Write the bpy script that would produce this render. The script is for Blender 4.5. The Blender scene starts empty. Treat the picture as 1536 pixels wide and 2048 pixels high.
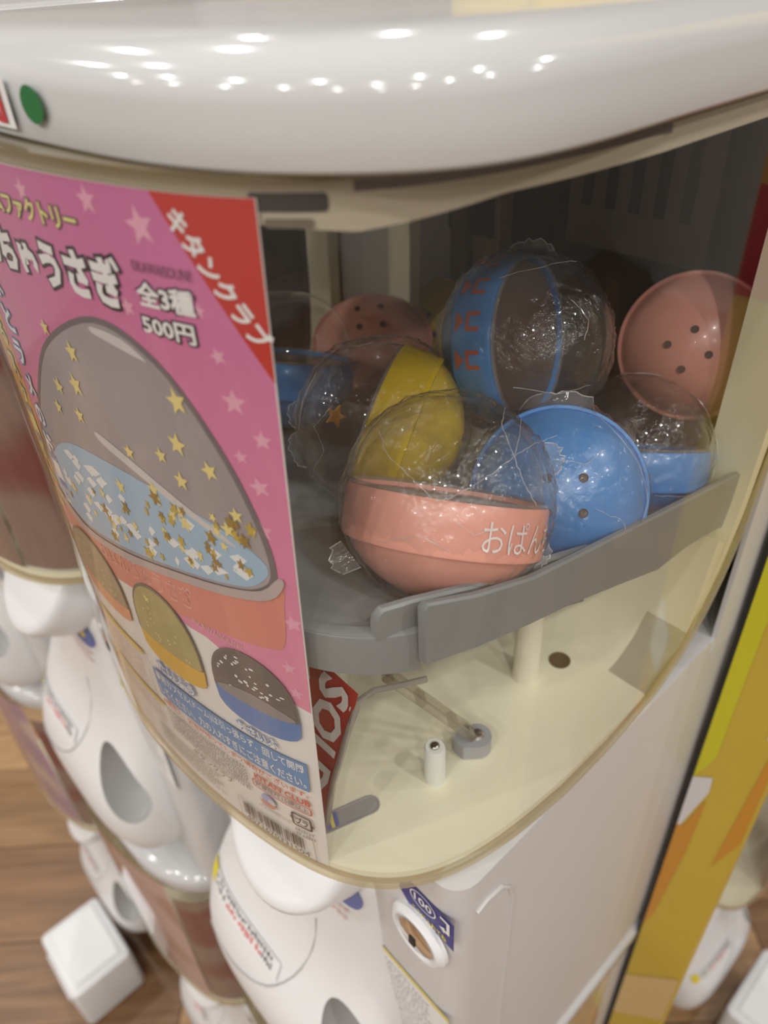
import bpy, bmesh, math, random
import numpy as np
from mathutils import Vector, Matrix, noise

random.seed(7)
rng = np.random.default_rng(7)
scene = bpy.context.scene
COL = scene.collection
FL = 1.30                       # eye height above the floor; geometry is authored with the eye at z = 0

# ------------------------------------------------------------------ camera
def cam_basis(pitch, roll, yaw):
    p, r, y = map(math.radians, (pitch, roll, yaw))
    f = np.array([math.sin(y) * math.cos(p), math.cos(y) * math.cos(p), -math.sin(p)])
    rt = np.array([math.cos(y), -math.sin(y), 0.0])
    up = np.cross(rt, f)
    rt2 = math.cos(r) * rt + math.sin(r) * up
    up2 = -math.sin(r) * rt + math.cos(r) * up
    return rt2, up2, f
CR, CU, CF = cam_basis(36.8, -3.3, -49.4)
cam = bpy.data.cameras.new('camera')
cam.sensor_fit = 'VERTICAL'
cam.sensor_height = 36.0
cam.sensor_width = 27.0
cam.lens = 1500.0 / 2048.0 * 36.0
cam.clip_start = 0.01
cam.clip_end = 60
cam.dof.use_dof = True
cam.dof.focus_distance = 0.245
cam.dof.aperture_fstop = 10.0
camo = bpy.data.objects.new('camera', cam)
COL.objects.link(camo)
m = Matrix.Identity(4)
for i in range(3):
    m[i][0], m[i][1], m[i][2] = CR[i], CU[i], -CF[i]
m[2][3] = FL
camo.matrix_world = m
scene.camera = camo

# ------------------------------------------------------------------ world, lights, exposure
w = bpy.data.worlds.new('store')
w.use_nodes = True
w.node_tree.nodes['Background'].inputs[0].default_value = (1.0, 0.98, 0.95, 1)
w.node_tree.nodes['Background'].inputs[1].default_value = 0.06
scene.world = w
vs = scene.view_settings
vs.view_transform = 'Standard'
vs.look = 'None'
vs.gamma = 1.0
vs.exposure = 0.1
vs.use_curve_mapping = False
scene.cycles.use_denoising = True
scene.cycles.max_bounces = 5
scene.cycles.diffuse_bounces = 3
scene.cycles.glossy_bounces = 2
scene.cycles.use_adaptive_sampling = True
scene.cycles.adaptive_threshold = 0.02
scene.cycles.transparent_max_bounces = 32
scene.cycles.caustics_reflective = False
scene.cycles.caustics_refractive = False
for ix, lx in enumerate((-2.6, -1.7, -0.8, 0.1, 1.0, 1.9)):
    for iy, ly in enumerate((-2.3, -1.4, -0.5, 0.4, 1.5)):
        lx2, ly2 = lx + 0.13 * (iy % 2), ly + 0.1 * (ix % 2)
        if math.hypot(lx2 + .25, ly2 - .1) < 0.9:
            continue
        L = bpy.data.lights.new('ceiling_downlight', 'SPOT')
        L.energy = 22.0
        L.color = (1.0, 0.98, 0.955)
        L.shadow_soft_size = 0.035
        L.spot_size = math.radians(150)
        L.spot_blend = 0.5
        o = bpy.data.objects.new('ceiling_downlight', L)
        o.location = (lx2, ly2, 2.75)
        COL.objects.link(o)

# ------------------------------------------------------------------ materials
MATS = {}
def mat(name, col, rough=0.4, metal=0.0, spec=0.5, noise_amt=0.0, noise_scale=40.0, bump=0.0, bump_scale=200.0, coat=0.0, sss=0.0, emit=None):
    if name in MATS:
        return MATS[name]
    M = bpy.data.materials.new(name)
    M.use_nodes = True
    nt = M.node_tree
    b = nt.nodes['Principled BSDF']
    b.inputs['Base Color'].default_value = (*col, 1)
    b.inputs['Roughness'].default_value = rough
    b.inputs['Metallic'].default_value = metal
    b.inputs['Specular IOR Level'].default_value = spec
    b.inputs['Coat Weight'].default_value = coat
    b.inputs['Coat Roughness'].default_value = 0.08
    if sss:
        b.inputs['Subsurface Weight'].default_value = sss
        b.inputs['Subsurface Radius'].default_value = (0.004, 0.003, 0.002)
    if noise_amt:
        tc = nt.nodes.new('ShaderNodeTexCoord')
        n = nt.nodes.new('ShaderNodeTexNoise')
        n.inputs['Scale'].default_value = noise_scale
        n.inputs['Detail'].default_value = 5
        nt.links.new(tc.outputs['Object'], n.inputs['Vector'])
        mx = nt.nodes.new('ShaderNodeMix')
        mx.data_type = 'RGBA'
        mx.inputs[6].default_value = (*[c * (1 - noise_amt) for c in col], 1)
        mx.inputs[7].default_value = (*[min(1, c * (1 + noise_amt)) for c in col], 1)
        nt.links.new(n.outputs['Fac'], mx.inputs[0])
        nt.links.new(mx.outputs[2], b.inputs['Base Color'])
    if bump:
        tc = nt.nodes.new('ShaderNodeTexCoord')
        n = nt.nodes.new('ShaderNodeTexNoise')
        n.inputs['Scale'].default_value = bump_scale
        nt.links.new(tc.outputs['Object'], n.inputs['Vector'])
        bp = nt.nodes.new('ShaderNodeBump')
        bp.inputs['Strength'].default_value = bump
        bp.inputs['Distance'].default_value = 0.001
        nt.links.new(n.outputs['Fac'], bp.inputs['Height'])
        nt.links.new(bp.outputs['Normal'], b.inputs['Normal'])
    MATS[name] = M
    return M

def clear(name, tint=(1, 1, 1), ior=1.45, rough=0.03, haze=0.0, hazecol=(1, 1, 1), bump=0.0, bump_scale=90.0, stretch=(1, 1, 1), kind='noise', bump_dist=0.001):
    """thin clear plastic: transparent sheet with Fresnel reflection and a little milky haze"""
    if name in MATS:
        return MATS[name]
    M = bpy.data.materials.new(name)
    M.use_nodes = True
    nt = M.node_tree
    for n in list(nt.nodes):
        nt.nodes.remove(n)
    out = nt.nodes.new('ShaderNodeOutputMaterial')
    tr = nt.nodes.new('ShaderNodeBsdfTransparent')
    tr.inputs[0].default_value = (*tint, 1)
    gl = nt.nodes.new('ShaderNodeBsdfGlossy')
    gl.inputs['Roughness'].default_value = rough
    gl.inputs['Color'].default_value = (1, 1, 1, 1)
    df = nt.nodes.new('ShaderNodeBsdfDiffuse')
    df.inputs[0].default_value = (*hazecol, 1)
    # Schlick reflectance of a thin sheet, the same from both faces
    fr = nt.nodes.new('ShaderNodeLayerWeight')
    pw = nt.nodes.new('ShaderNodeMath')
    pw.operation = 'POWER'
    pw.inputs[1].default_value = 5
    nt.links.new(fr.outputs['Facing'], pw.inputs[0])
    ma = nt.nodes.new('ShaderNodeMath')
    ma.operation = 'MULTIPLY_ADD'
    f0 = ((ior - 1) / (ior + 1)) ** 2
    ma.inputs[1].default_value = 1 - f0
    ma.inputs[2].default_value = f0
    nt.links.new(pw.outputs[0], ma.inputs[0])
    mx = nt.nodes.new('ShaderNodeMixShader')
    mx2 = nt.nodes.new('ShaderNodeMixShader')
    mx2.inputs[0].default_value = haze
    nt.links.new(tr.outputs[0], mx2.inputs[1])
    nt.links.new(df.outputs[0], mx2.inputs[2])
    nt.links.new(ma.outputs[0], mx.inputs[0])
    nt.links.new(mx2.outputs[0], mx.inputs[1])
    nt.links.new(gl.outputs[0], mx.inputs[2])
    nt.links.new(mx.outputs[0], out.inputs[0])
    if bump:
        tc = nt.nodes.new('ShaderNodeTexCoord')
        mp = nt.nodes.new('ShaderNodeMapping')
        mp.inputs['Scale'].default_value = stretch
        nt.links.new(tc.outputs['Object'], mp.inputs[0])
        if kind == 'noise':
            n = nt.nodes.new('ShaderNodeTexNoise')
            n.inputs['Detail'].default_value = 3
            n.inputs['Distortion'].default_value = 0.8
            hout = n.outputs['Fac']
        else:
            n = nt.nodes.new('ShaderNodeTexVoronoi')
            n.feature = 'DISTANCE_TO_EDGE'
            hout = n.outputs['Distance']
        n.inputs['Scale'].default_value = bump_scale
        nt.links.new(mp.outputs[0], n.inputs['Vector'])
        bp = nt.nodes.new('ShaderNodeBump')
        bp.inputs['Strength'].default_value = bump
        bp.inputs['Distance'].default_value = bump_dist
        nt.links.new(hout, bp.inputs['Height'])
        nt.links.new(bp.outputs['Normal'], gl.inputs['Normal'])
    MATS[name] = M
    return M

WHITE = mat('white_abs', (0.575, 0.58, 0.58), 0.11, noise_amt=0.01, noise_scale=15)
WHITE2 = mat('white_shell', (0.79, 0.80, 0.81), 0.3, noise_amt=0.015, noise_scale=12, coat=0.05)
PANELW = mat('white_side', (0.63, 0.62, 0.615), 0.35, noise_amt=0.02, noise_scale=9)
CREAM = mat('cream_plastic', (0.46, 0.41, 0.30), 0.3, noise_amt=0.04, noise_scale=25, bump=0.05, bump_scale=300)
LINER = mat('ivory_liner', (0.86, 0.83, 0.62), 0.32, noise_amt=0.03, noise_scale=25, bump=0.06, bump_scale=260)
AMBER = mat('amber_lip', (0.60, 0.48, 0.24), 0.3, noise_amt=0.05)
GREYT = mat('grey_tray', (0.235, 0.255, 0.255), 0.35, noise_amt=0.05, noise_scale=30)
DARKB = mat('dark_back', (0.014, 0.009, 0.004), 0.5, noise_amt=0.2, noise_scale=20)
STEEL = mat('steel', (0.75, 0.74, 0.72), 0.22, 1.0)
CHROME = mat('chrome', (0.85, 0.84, 0.82), 0.1, 1.0)
BLACK = mat('black', (0.012, 0.012, 0.012), 0.5)
COVER = clear('clear_cover', (0.97, 0.968, 0.96), 1.62, 0.05, haze=0.005, hazecol=(0.8, 0.78, 0.75))
COVEDGE = clear('cover_edge', (0.85, 0.80, 0.68), 1.5, 0.08, haze=0.25, hazecol=(0.75, 0.68, 0.50))
DOME = clear('clear_dome', (0.965, 0.96, 0.95), 1.42, 0.04, haze=0.01)
FILM = clear('shrink_film', (0.985, 0.985, 0.985), 1.55, 0.16, haze=0.008, bump=0.3, bump_scale=420, kind='noise', bump_dist=0.004)
FILMEDGE = clear('film_ridge', (0.9, 0.9, 0.9), 1.6, 0.12, haze=0.35, hazecol=(0.95, 0.93, 0.9))
CLEARP = clear('clear_arm', (0.80, 0.78, 0.72), 1.45, 0.06, haze=0.12, hazecol=(0.7, 0.67, 0.6))

# ------------------------------------------------------------------ mesh helpers
def mesh(name, V, F, smooth=False):
    me = bpy.data.meshes.new(name)
    me.from_pydata([tuple(float(c) for c in v) for v in V], [], [tuple(int(i) for i in f) for f in F])
    me.update()
    if smooth:
        me.polygons.foreach_set('use_smooth', [True] * len(me.polygons))
    return me

def fix(me):
    bm = bmesh.new()
    bm.from_mesh(me)
    bmesh.ops.remove_doubles(bm, verts=bm.verts, dist=1e-6)
    bmesh.ops.recalc_face_normals(bm, faces=bm.faces)
    bm.to_mesh(me)
    bm.free()
    return me

def link(name, me, material, parent=None, loc=None, label=None):
    o = bpy.data.objects.new(name, me)
    if material is not None and not me.materials:
        me.materials.append(material)
    COL.objects.link(o)
    if parent is not None:
        o.parent = parent
    if loc is not None:
        o.location = loc
    if label:
        o['label'] = label
    return o

def tag(o, label, cat, group=None):
    o['label'] = label
    o['category'] = cat
    if group:
        o['group'] = group
    return o

def empty(name, loc, label=None, cat=None, group=None):
    o = bpy.data.objects.new(name, None)
    o.empty_display_size = 0.02
    o.location = loc
    COL.objects.link(o)
    if label:
        tag(o, label, cat, group)
    return o

def copy_tree(o, parent=None):
    c = o.copy()
    COL.objects.link(c)
    c.parent = parent
    for ch in list(o.children):
        copy_tree(ch, c)
    return c

class MB:
    """collects shapes into one mesh"""
    def __init__(s):
        s.V = []
        s.F = []
    def add(s, V, F):
        n = len(s.V)
        s.V += [tuple(v) for v in V]
        s.F += [tuple(i + n for i in f) for f in F]
        return s
    def box(s, x0, x1, y0, y1, z0, z1):
        V = [(x, y, z) for x in (x0, x1) for y in (y0, y1) for z in (z0, z1)]
        return s.add(V, [(0, 1, 3, 2), (4, 6, 7, 5), (0, 4, 5, 1), (2, 3, 7, 6), (0, 2, 6, 4), (1, 5, 7, 3)])
    def loft(s, rings, cap0=True, cap1=True, closed=True):
        n = len(rings[0])
        V = [p for r in rings for p in r]
        F = []
        for i in range(len(rings) - 1):
            for j in range(n if closed else n - 1):
                k = (j + 1) % n
                F.append((i * n + j, i * n + k, (i + 1) * n + k, (i + 1) * n + j))
        if cap0 and closed:
            F.append(tuple(range(n))[::-1])
        if cap1 and closed:
            F.append(tuple(range((len(rings) - 1) * n, len(rings) * n)))
        return s.add(V, F)
    def tube(s, pts, r, n=8):
        pts = [np.array(p, float) for p in pts]
        rings = []
        rr = r if hasattr(r, '__len__') else [r] * len(pts)
        for i, p in enumerate(pts):
            t = pts[min(i + 1, len(pts) - 1)] - pts[max(i - 1, 0)]
            t = t / (np.linalg.norm(t) + 1e-12)
            a = np.cross(t, [0.3, 0.2, 0.93])
            a /= np.linalg.norm(a) + 1e-12
            b = np.cross(t, a)
            rings.append([p + rr[i] * (math.cos(q) * a + math.sin(q) * b) for q in [2 * math.pi * k / n for k in range(n)]])
        return s.loft(rings)
    def lathe(s, prof, n=32, M=None, cap=False):
        rings = []
        for r, z in prof:
            rings.append([np.array((r * math.cos(2 * math.pi * k / n), r * math.sin(2 * math.pi * k / n), z)) for k in range(n)])
        if M is not None:
            rings = [[M @ p if isinstance(M, np.ndarray) and M.shape == (3, 3) else M(p) for p in R] for R in rings]
        return s.loft(rings, cap, cap)
    def me(s, name, smooth=False):
        return fix(mesh(name, s.V, s.F, smooth))
    def shade(s, name, ang=35):
        me = s.me(name, True)
        me.set_sharp_from_angle(angle=math.radians(ang))
        return me

def bevel_obj(o, wdt, seg=2):
    md = o.modifiers.new('bevel', 'BEVEL')
    md.width = wdt
    md.segments = seg
    md.limit_method = 'ANGLE'
    md.angle_limit = math.radians(40)

# ------------------------------------------------------------------ plan outline of the machine window (u across, v depth)
XC = -0.226
CP = [(-.095, .17), (-.095, .12), (-.0925, .095), (-.0865, .080), (-.077, .0702), (-.064, .0640), (-.049, .0606), (-.030, .0580), (-.014, .0572),
      (.006, .0575), (.0256, .0590), (.0440, .0614), (.0626, .0650), (.0781, .0687), (.0913, .0728), (.1050, .0798), (.1157, .0896), (.1230, .1010),
      (.1280, .1140), (.1315, .1290), (.1340, .1480), (.135, .17)]
def dense(P, n=4):
    P = np.array([P[0]] + P + [P[-1]])
    out = []
    for i in range(1, len(P) - 2):
        a, b, c, d = P[i - 1:i + 3]
        for k in range(n):
            t = k / n
            out.append(.5 * ((2 * b) + (-a + c) * t + (2 * a - 5 * b + 4 * c - d) * t * t + (-a + 3 * b - 3 * c + d) * t ** 3))
    out.append(P[-2])
    return np.array(out)
def relax(pl, n):
    pl = pl.copy()
    for _ in range(n):
        pl[1:-1] = pl[1:-1] * .5 + (pl[:-2] + pl[2:]) * .25
    return pl
FRONT = relax(dense(CP, 6), 60)
def offs(pl, d):
    t = np.gradient(pl, axis=0)
    t /= np.linalg.norm(t, axis=1)[:, None]
    return pl + np.stack([-t[:, 1], t[:, 0]], 1) * d
def sides(pl, vend, step=0.012):
    """continue the front outline straight back on both sides to depth vend"""
    nL = max(2, int((vend - .17) / step + .5))
    L = [(pl[0][0], vend + (pl[0][1] - vend) * k / nL) for k in range(nL)]
    nR = max(2, int((vend - .17) / step + .5))
    Rr = [(pl[-1][0], pl[-1][1] + (vend - pl[-1][1]) * (k + 1) / nR) for k in range(nR)]
    return np.array(L + [tuple(p) for p in pl] + Rr)
VB = 0.372                       # back of the machine
PSURF = offs(FRONT, 0.002)
PS_S = np.concatenate([[0], np.cumsum(np.linalg.norm(np.diff(PSURF, axis=0), axis=1))])
PS_S -= np.interp(0, PSURF[:, 0], PS_S)
def on_front(s_mm, z_mm, lift=0.0):
    """point on the curved front sheet: arc length s and height z (mm), lifted outward by lift (m)"""
    s = s_mm / 1000
    u = np.interp(s, PS_S, PSURF[:, 0])
    v = np.interp(s, PS_S, PSURF[:, 1])
    u2 = np.interp(s + .001, PS_S, PSURF[:, 0])
    v2 = np.interp(s + .001, PS_S, PSURF[:, 1])
    t = np.array([u2 - u, v2 - v])
    t /= np.linalg.norm(t) + 1e-12
    return np.array([u + XC + t[1] * lift, v - t[0] * lift, z_mm / 1000])

ZT, ZF = -0.0315, -0.280          # window top (cap underside) and window floor
ZBOT = [(.0, -.2845), (.2041, -.2845), (.235, -.2790), (.255, -.2680), (.2690, -.2530), (.2810, -.2300), (.2890, -.2060), (.2945, -.1750)]
def zbot(v):
    return float(np.interp(v, [a for a, b in ZBOT], [b for a, b in ZBOT]))
ZU = -0.635                       # foot of one machine unit

BASE = np.array([XC, 0.2, ZU])   # machine origin in eye coordinates
def W(V):
    return [np.array(v, float) - BASE for v in V]
def mpart(name, mb, material, parent, smooth=True, ang=35, label=None):
    q = MB()
    q.V = [tuple(v) for v in W(mb.V)]
    q.F = mb.F
    me = q.shade(name, ang) if smooth else q.me(name)
    return link(name, me, material, parent, label=label)
def X(u):
    return u + XC

# ------------------------------------------------------------------ lettering helper
def text_geo(body, offset=0.0, res=2, align='LEFT', shear=0.0, spacing=1.0):
    c = bpy.data.curves.new('lettering', 'FONT')
    c.body = body
    c.size = 1
    c.offset = offset
    c.resolution_u = res
    c.shear = shear
    c.space_character = spacing
    o = bpy.data.objects.new('lettering', c)
    COL.objects.link(o)
    dg = bpy.context.evaluated_depsgraph_get()
    me = bpy.data.meshes.new_from_object(o.evaluated_get(dg))
    V = np.array([tuple(v.co)[:2] for v in me.vertices]) if len(me.vertices) else np.zeros((0, 2))
    F = [tuple(p.vertices) for p in me.polygons]
    bpy.data.objects.remove(o)
    bpy.data.curves.remove(c)
    bpy.data.meshes.remove(me)
    return V, F
def text_box(body, x0, x1, y0, y1, offset=0.0, ref=None, **k):
    """lettering fitted to a box; ref is the offset whose bounds are fitted"""
    V, F = text_geo(body, offset, **k)
    R, _ = text_geo(body, 0.0 if ref is None else ref, **k)
    a, b = R.min(0), R.max(0)
    V = (V - a) / (b - a) * [x1 - x0, y1 - y0] + [x0, y0]
    return V, F
def rot2(V, ang, c):
    ca, sa = math.cos(ang), math.sin(ang)
    d = V - np.array(c)
    return np.stack([d[:, 0] * ca - d[:, 1] * sa, d[:, 0] * sa + d[:, 1] * ca], 1) + np.array(c)
def poly2(P):
    return np.array(P, float), [tuple(range(len(P)))]
def rect2(x0, x1, y0, y1):
    return poly2([(x0, y0), (x1, y0), (x1, y1), (x0, y1)])
def rrect2(x0, x1, y0, y1, r, n=5):
    P = []
    for cx, cy, a0 in ((x1 - r, y1 - r, 0), (x0 + r, y1 - r, 90), (x0 + r, y0 + r, 180), (x1 - r, y0 + r, 270)):
        for k in range(n + 1):
            a = math.radians(a0 + 90 * k / n)
            P.append((cx + r * math.cos(a), cy + r * math.sin(a)))
    return poly2(P)
def ell2(cx, cy, rx, ry, n=28, a0=0, a1=360):
    return poly2([(cx + rx * math.cos(math.radians(a0 + (a1 - a0) * k / n)), cy + ry * math.sin(math.radians(a0 + (a1 - a0) * k / n))) for k in range(n)])
def star2(cx, cy, r, ang=0, sx=1.0):
    P = []
    for k in range(10):
        a = math.radians(90 + 36 * k + ang)
        q = r if k % 2 == 0 else r * 0.43
        P.append((cx + q * math.cos(a) * sx, cy + q * math.sin(a)))
    return poly2(P)
def smooth2(P, n=6, closed=True):
    P = [np.array(p, float) for p in P]
    out = []
    N = len(P)
    for i in range(N):
        a, b, c, d = P[i - 1], P[i], P[(i + 1) % N], P[(i + 2) % N]
        for k in range(n):
            t = k / n
            out.append(.5 * ((2 * b) + (-a + c) * t + (2 * a - 5 * b + 4 * c - d) * t * t + (-a + 3 * b - 3 * c + d) * t ** 3))
    return poly2(out)
def join2(items):
    V = np.zeros((0, 2))
    F = []
    for v, f in items:
        F += [tuple(i + len(V) for i in q) for q in f]
        V = np.vstack([V, v])
    return V, F
def scribble(x0, x1, y0, y1, adv, wt=.16):
    """a row of small dense strokes standing in for print too small to read"""
    out = []
    h = y1 - y0
    x = x0
    while x < x1 - adv * .6:
        wd = adv * random.uniform(.72, .9)
        for k in range(random.choice((2, 3, 3))):
            yy = y0 + h * random.uniform(.05, .9)
            out.append(rect2(x + wd * random.uniform(0, .15), x + wd * random.uniform(.8, 1), yy, yy + h * wt))
        for k in range(random.choice((1, 2, 2))):
            xx = x + wd * random.uniform(.05, .85)
            out.append(rect2(xx, xx + wd * wt, y0 + h * random.uniform(0, .2), y0 + h * random.uniform(.75, 1)))
        x += adv * (1.0 if random.random() > .1 else 1.5)
    return out
def wrap_mesh(name, geo, fn, cut=None):
    """flat 2D faces -> mesh on a curved surface fn(s, z); cut = spacing of the bending cuts"""
    V, F = geo
    bm = bmesh.new()
    vs_ = [bm.verts.new((p[0], p[1], 0)) for p in V]
    for f in F:
        try:
            bm.faces.new([vs_[i] for i in f])
        except ValueError:
            pass
    bmesh.ops.triangulate(bm, faces=bm.faces)
    if cut:
        lo, hi = V[:, 0].min(), V[:, 0].max()
        x = math.ceil(lo / cut) * cut
        while x < hi:
            bmesh.ops.bisect_plane(bm, geom=bm.verts[:] + bm.edges[:] + bm.faces[:], plane_co=(x, 0, 0), plane_no=(1, 0, 0), dist=1e-5)
            x += cut
    for f in bm.faces:
        if f.normal.z < 0:
            f.normal_flip()
    for v in bm.verts:
        v.co = Vector(fn(v.co.x, v.co.y))
    me = bpy.data.meshes.new(name)
    bm.to_mesh(me)
    bm.free()
    return me

# ================================================================== STRUCTURE: floor of boards, back boards
OAK = []
for i, (c, k) in enumerate((((0.40, 0.24, 0.115), 0.10), ((0.235, 0.125, 0.055), 0.16), ((0.29, 0.165, 0.075), 0.14))):
    M = mat('oak_%d' % i, c, 0.38)
    nt = M.node_tree
    b = nt.nodes['Principled BSDF']
    tc = nt.nodes.new('ShaderNodeTexCoord')
    mp = nt.nodes.new('ShaderNodeMapping')
    mp.inputs['Scale'].default_value = (1.2, 14, 3)
    oi = nt.nodes.new('ShaderNodeObjectInfo')
    nt.links.new(tc.outputs['Object'], mp.inputs[0])
    ad = nt.nodes.new('ShaderNodeVectorMath')
    ad.operation = 'ADD'
    nt.links.new(mp.outputs[0], ad.inputs[0])
    sc_ = nt.nodes.new('ShaderNodeMath')
    sc_.operation = 'MULTIPLY'
    sc_.inputs[1].default_value = 30
    nt.links.new(oi.outputs['Random'], sc_.inputs[0])
    nt.links.new(sc_.outputs[0], ad.inputs[1])
    n = nt.nodes.new('ShaderNodeTexNoise')
    n.inputs['Scale'].default_value = 3
    n.inputs['Detail'].default_value = 6
    n.inputs['Distortion'].default_value = 1.2
    nt.links.new(ad.outputs[0], n.inputs['Vector'])
    rp = nt.nodes.new('ShaderNodeValToRGB')
    e = rp.color_ramp.elements
    e[0].position = 0.25
    e[0].color = (c[0] * 0.55, c[1] * 0.5, c[2] * 0.45, 1)
    e[1].position = 0.65
    e[1].color = (c[0] * 1.15, c[1] * 1.15, c[2] * 1.15, 1)
    nt.links.new(n.outputs['Fac'], rp.inputs[0])
    nt.links.new(rp.outputs[0], b.inputs['Base Color'])
    OAK.append(M)
floor = link('floor', MB().box(-3.3, 2.7, -3.0, 3.2, -0.03, -0.004).me('floor'), mat('floor_base', (0.16, 0.10, 0.06), 0.7))
floor['kind'] = 'structure'
floor['label'] = 'light oak board floor of the shop'
PW, PL = 0.17, 0.92
pm = [link('plank', MB().box(-PL / 2 + .001, PL / 2 - .001, -PW / 2 + .001, PW / 2 - .001, -0.004, 0.0).me('plank'), M) for M in OAK]
for o in pm:
    bpy.data.objects.remove(o)
pmesh = [me for me in bpy.data.meshes if me.name.startswith('plank')]
pa = math.radians(49.4)
for r in range(-20, 21):
    for c in range(-5, 6):
        lx = c * PL + (r * 0.37 % 1.0) * PL
        ly = r * PW
        x, y = lx * math.cos(pa) - ly * math.sin(pa), lx * math.sin(pa) + ly * math.cos(pa)
        if x > 2.1 or x < -2.7 or y < -2.4 or y > 2.6:
            continue
        o = link('plank', pmesh[(r * 7 + c * 3 + (r * c) % 2) % 3], None, floor, (x, y, 0))
        o.rotation_euler.z = pa

# shop walls and ceiling
WALLM = mat('wall_paint', (0.43, 0.41, 0.385), .7, noise_amt=.03, noise_scale=2)
for nm, b_ in (('wall_left', (-3.3, -3.2, -3.0, 3.2)), ('wall_right', (2.6, 2.7, -3.0, 3.2)), ('wall_back', (-3.2, 2.6, 3.1, 3.2)), ('wall_front', (-3.2, 2.6, -3.0, -2.9))):
    o = link(nm, MB().box(b_[0], b_[1], b_[2], b_[3], 0, 2.8).me(nm), WALLM)
    o['kind'] = 'structure'
o = link('ceiling', MB().box(-3.3, 2.7, -3.0, 3.2, 2.8, 2.85).me('ceiling'), mat('ceiling_paint', (0.58, 0.57, 0.55), .8, noise_amt=.02, noise_scale=2))
o['kind'] = 'structure'

# ================================================================== CAPSULE MACHINE
CAPP = [(-.097, .17), (-.097, .12), (-.0945, .099), (-.088, .0870), (-.077, .0785), (-.062, .0718), (-.045, .0680), (-.020, .0660), (.015, .0662), (.040, .0676), (.062, .0694), (.085, .0720), (.106, .0805), (.1205, .0915), (.1295, .1015), (.1345, .1130), (.1368, .1270), (.1372, .145), (.1365, .17)]
CAPF = relax(dense(CAPP, 4), 14)
def closed_outline(d, vb=VB):
    """closed plan loop, offset outward by d"""
    pl = sides(offs(CAPF, -d), vb - 0.012 + d, 0.0633)
    pl = [tuple(p) for p in pl]
    xr, xl = pl[-1][0], pl[0][0]
    r = 0.012
    back = [(xr - r * (1 - math.cos(a)), vb - .012 + d + r * math.sin(a)) for a in (0.4, 0.8, 1.2, math.pi / 2)]
    back += [(xl + r * (1 - math.cos(a)), vb - .012 + d + r * math.sin(a)) for a in (math.pi / 2, 1.2, 0.8, 0.4)]
    return pl + back

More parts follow.
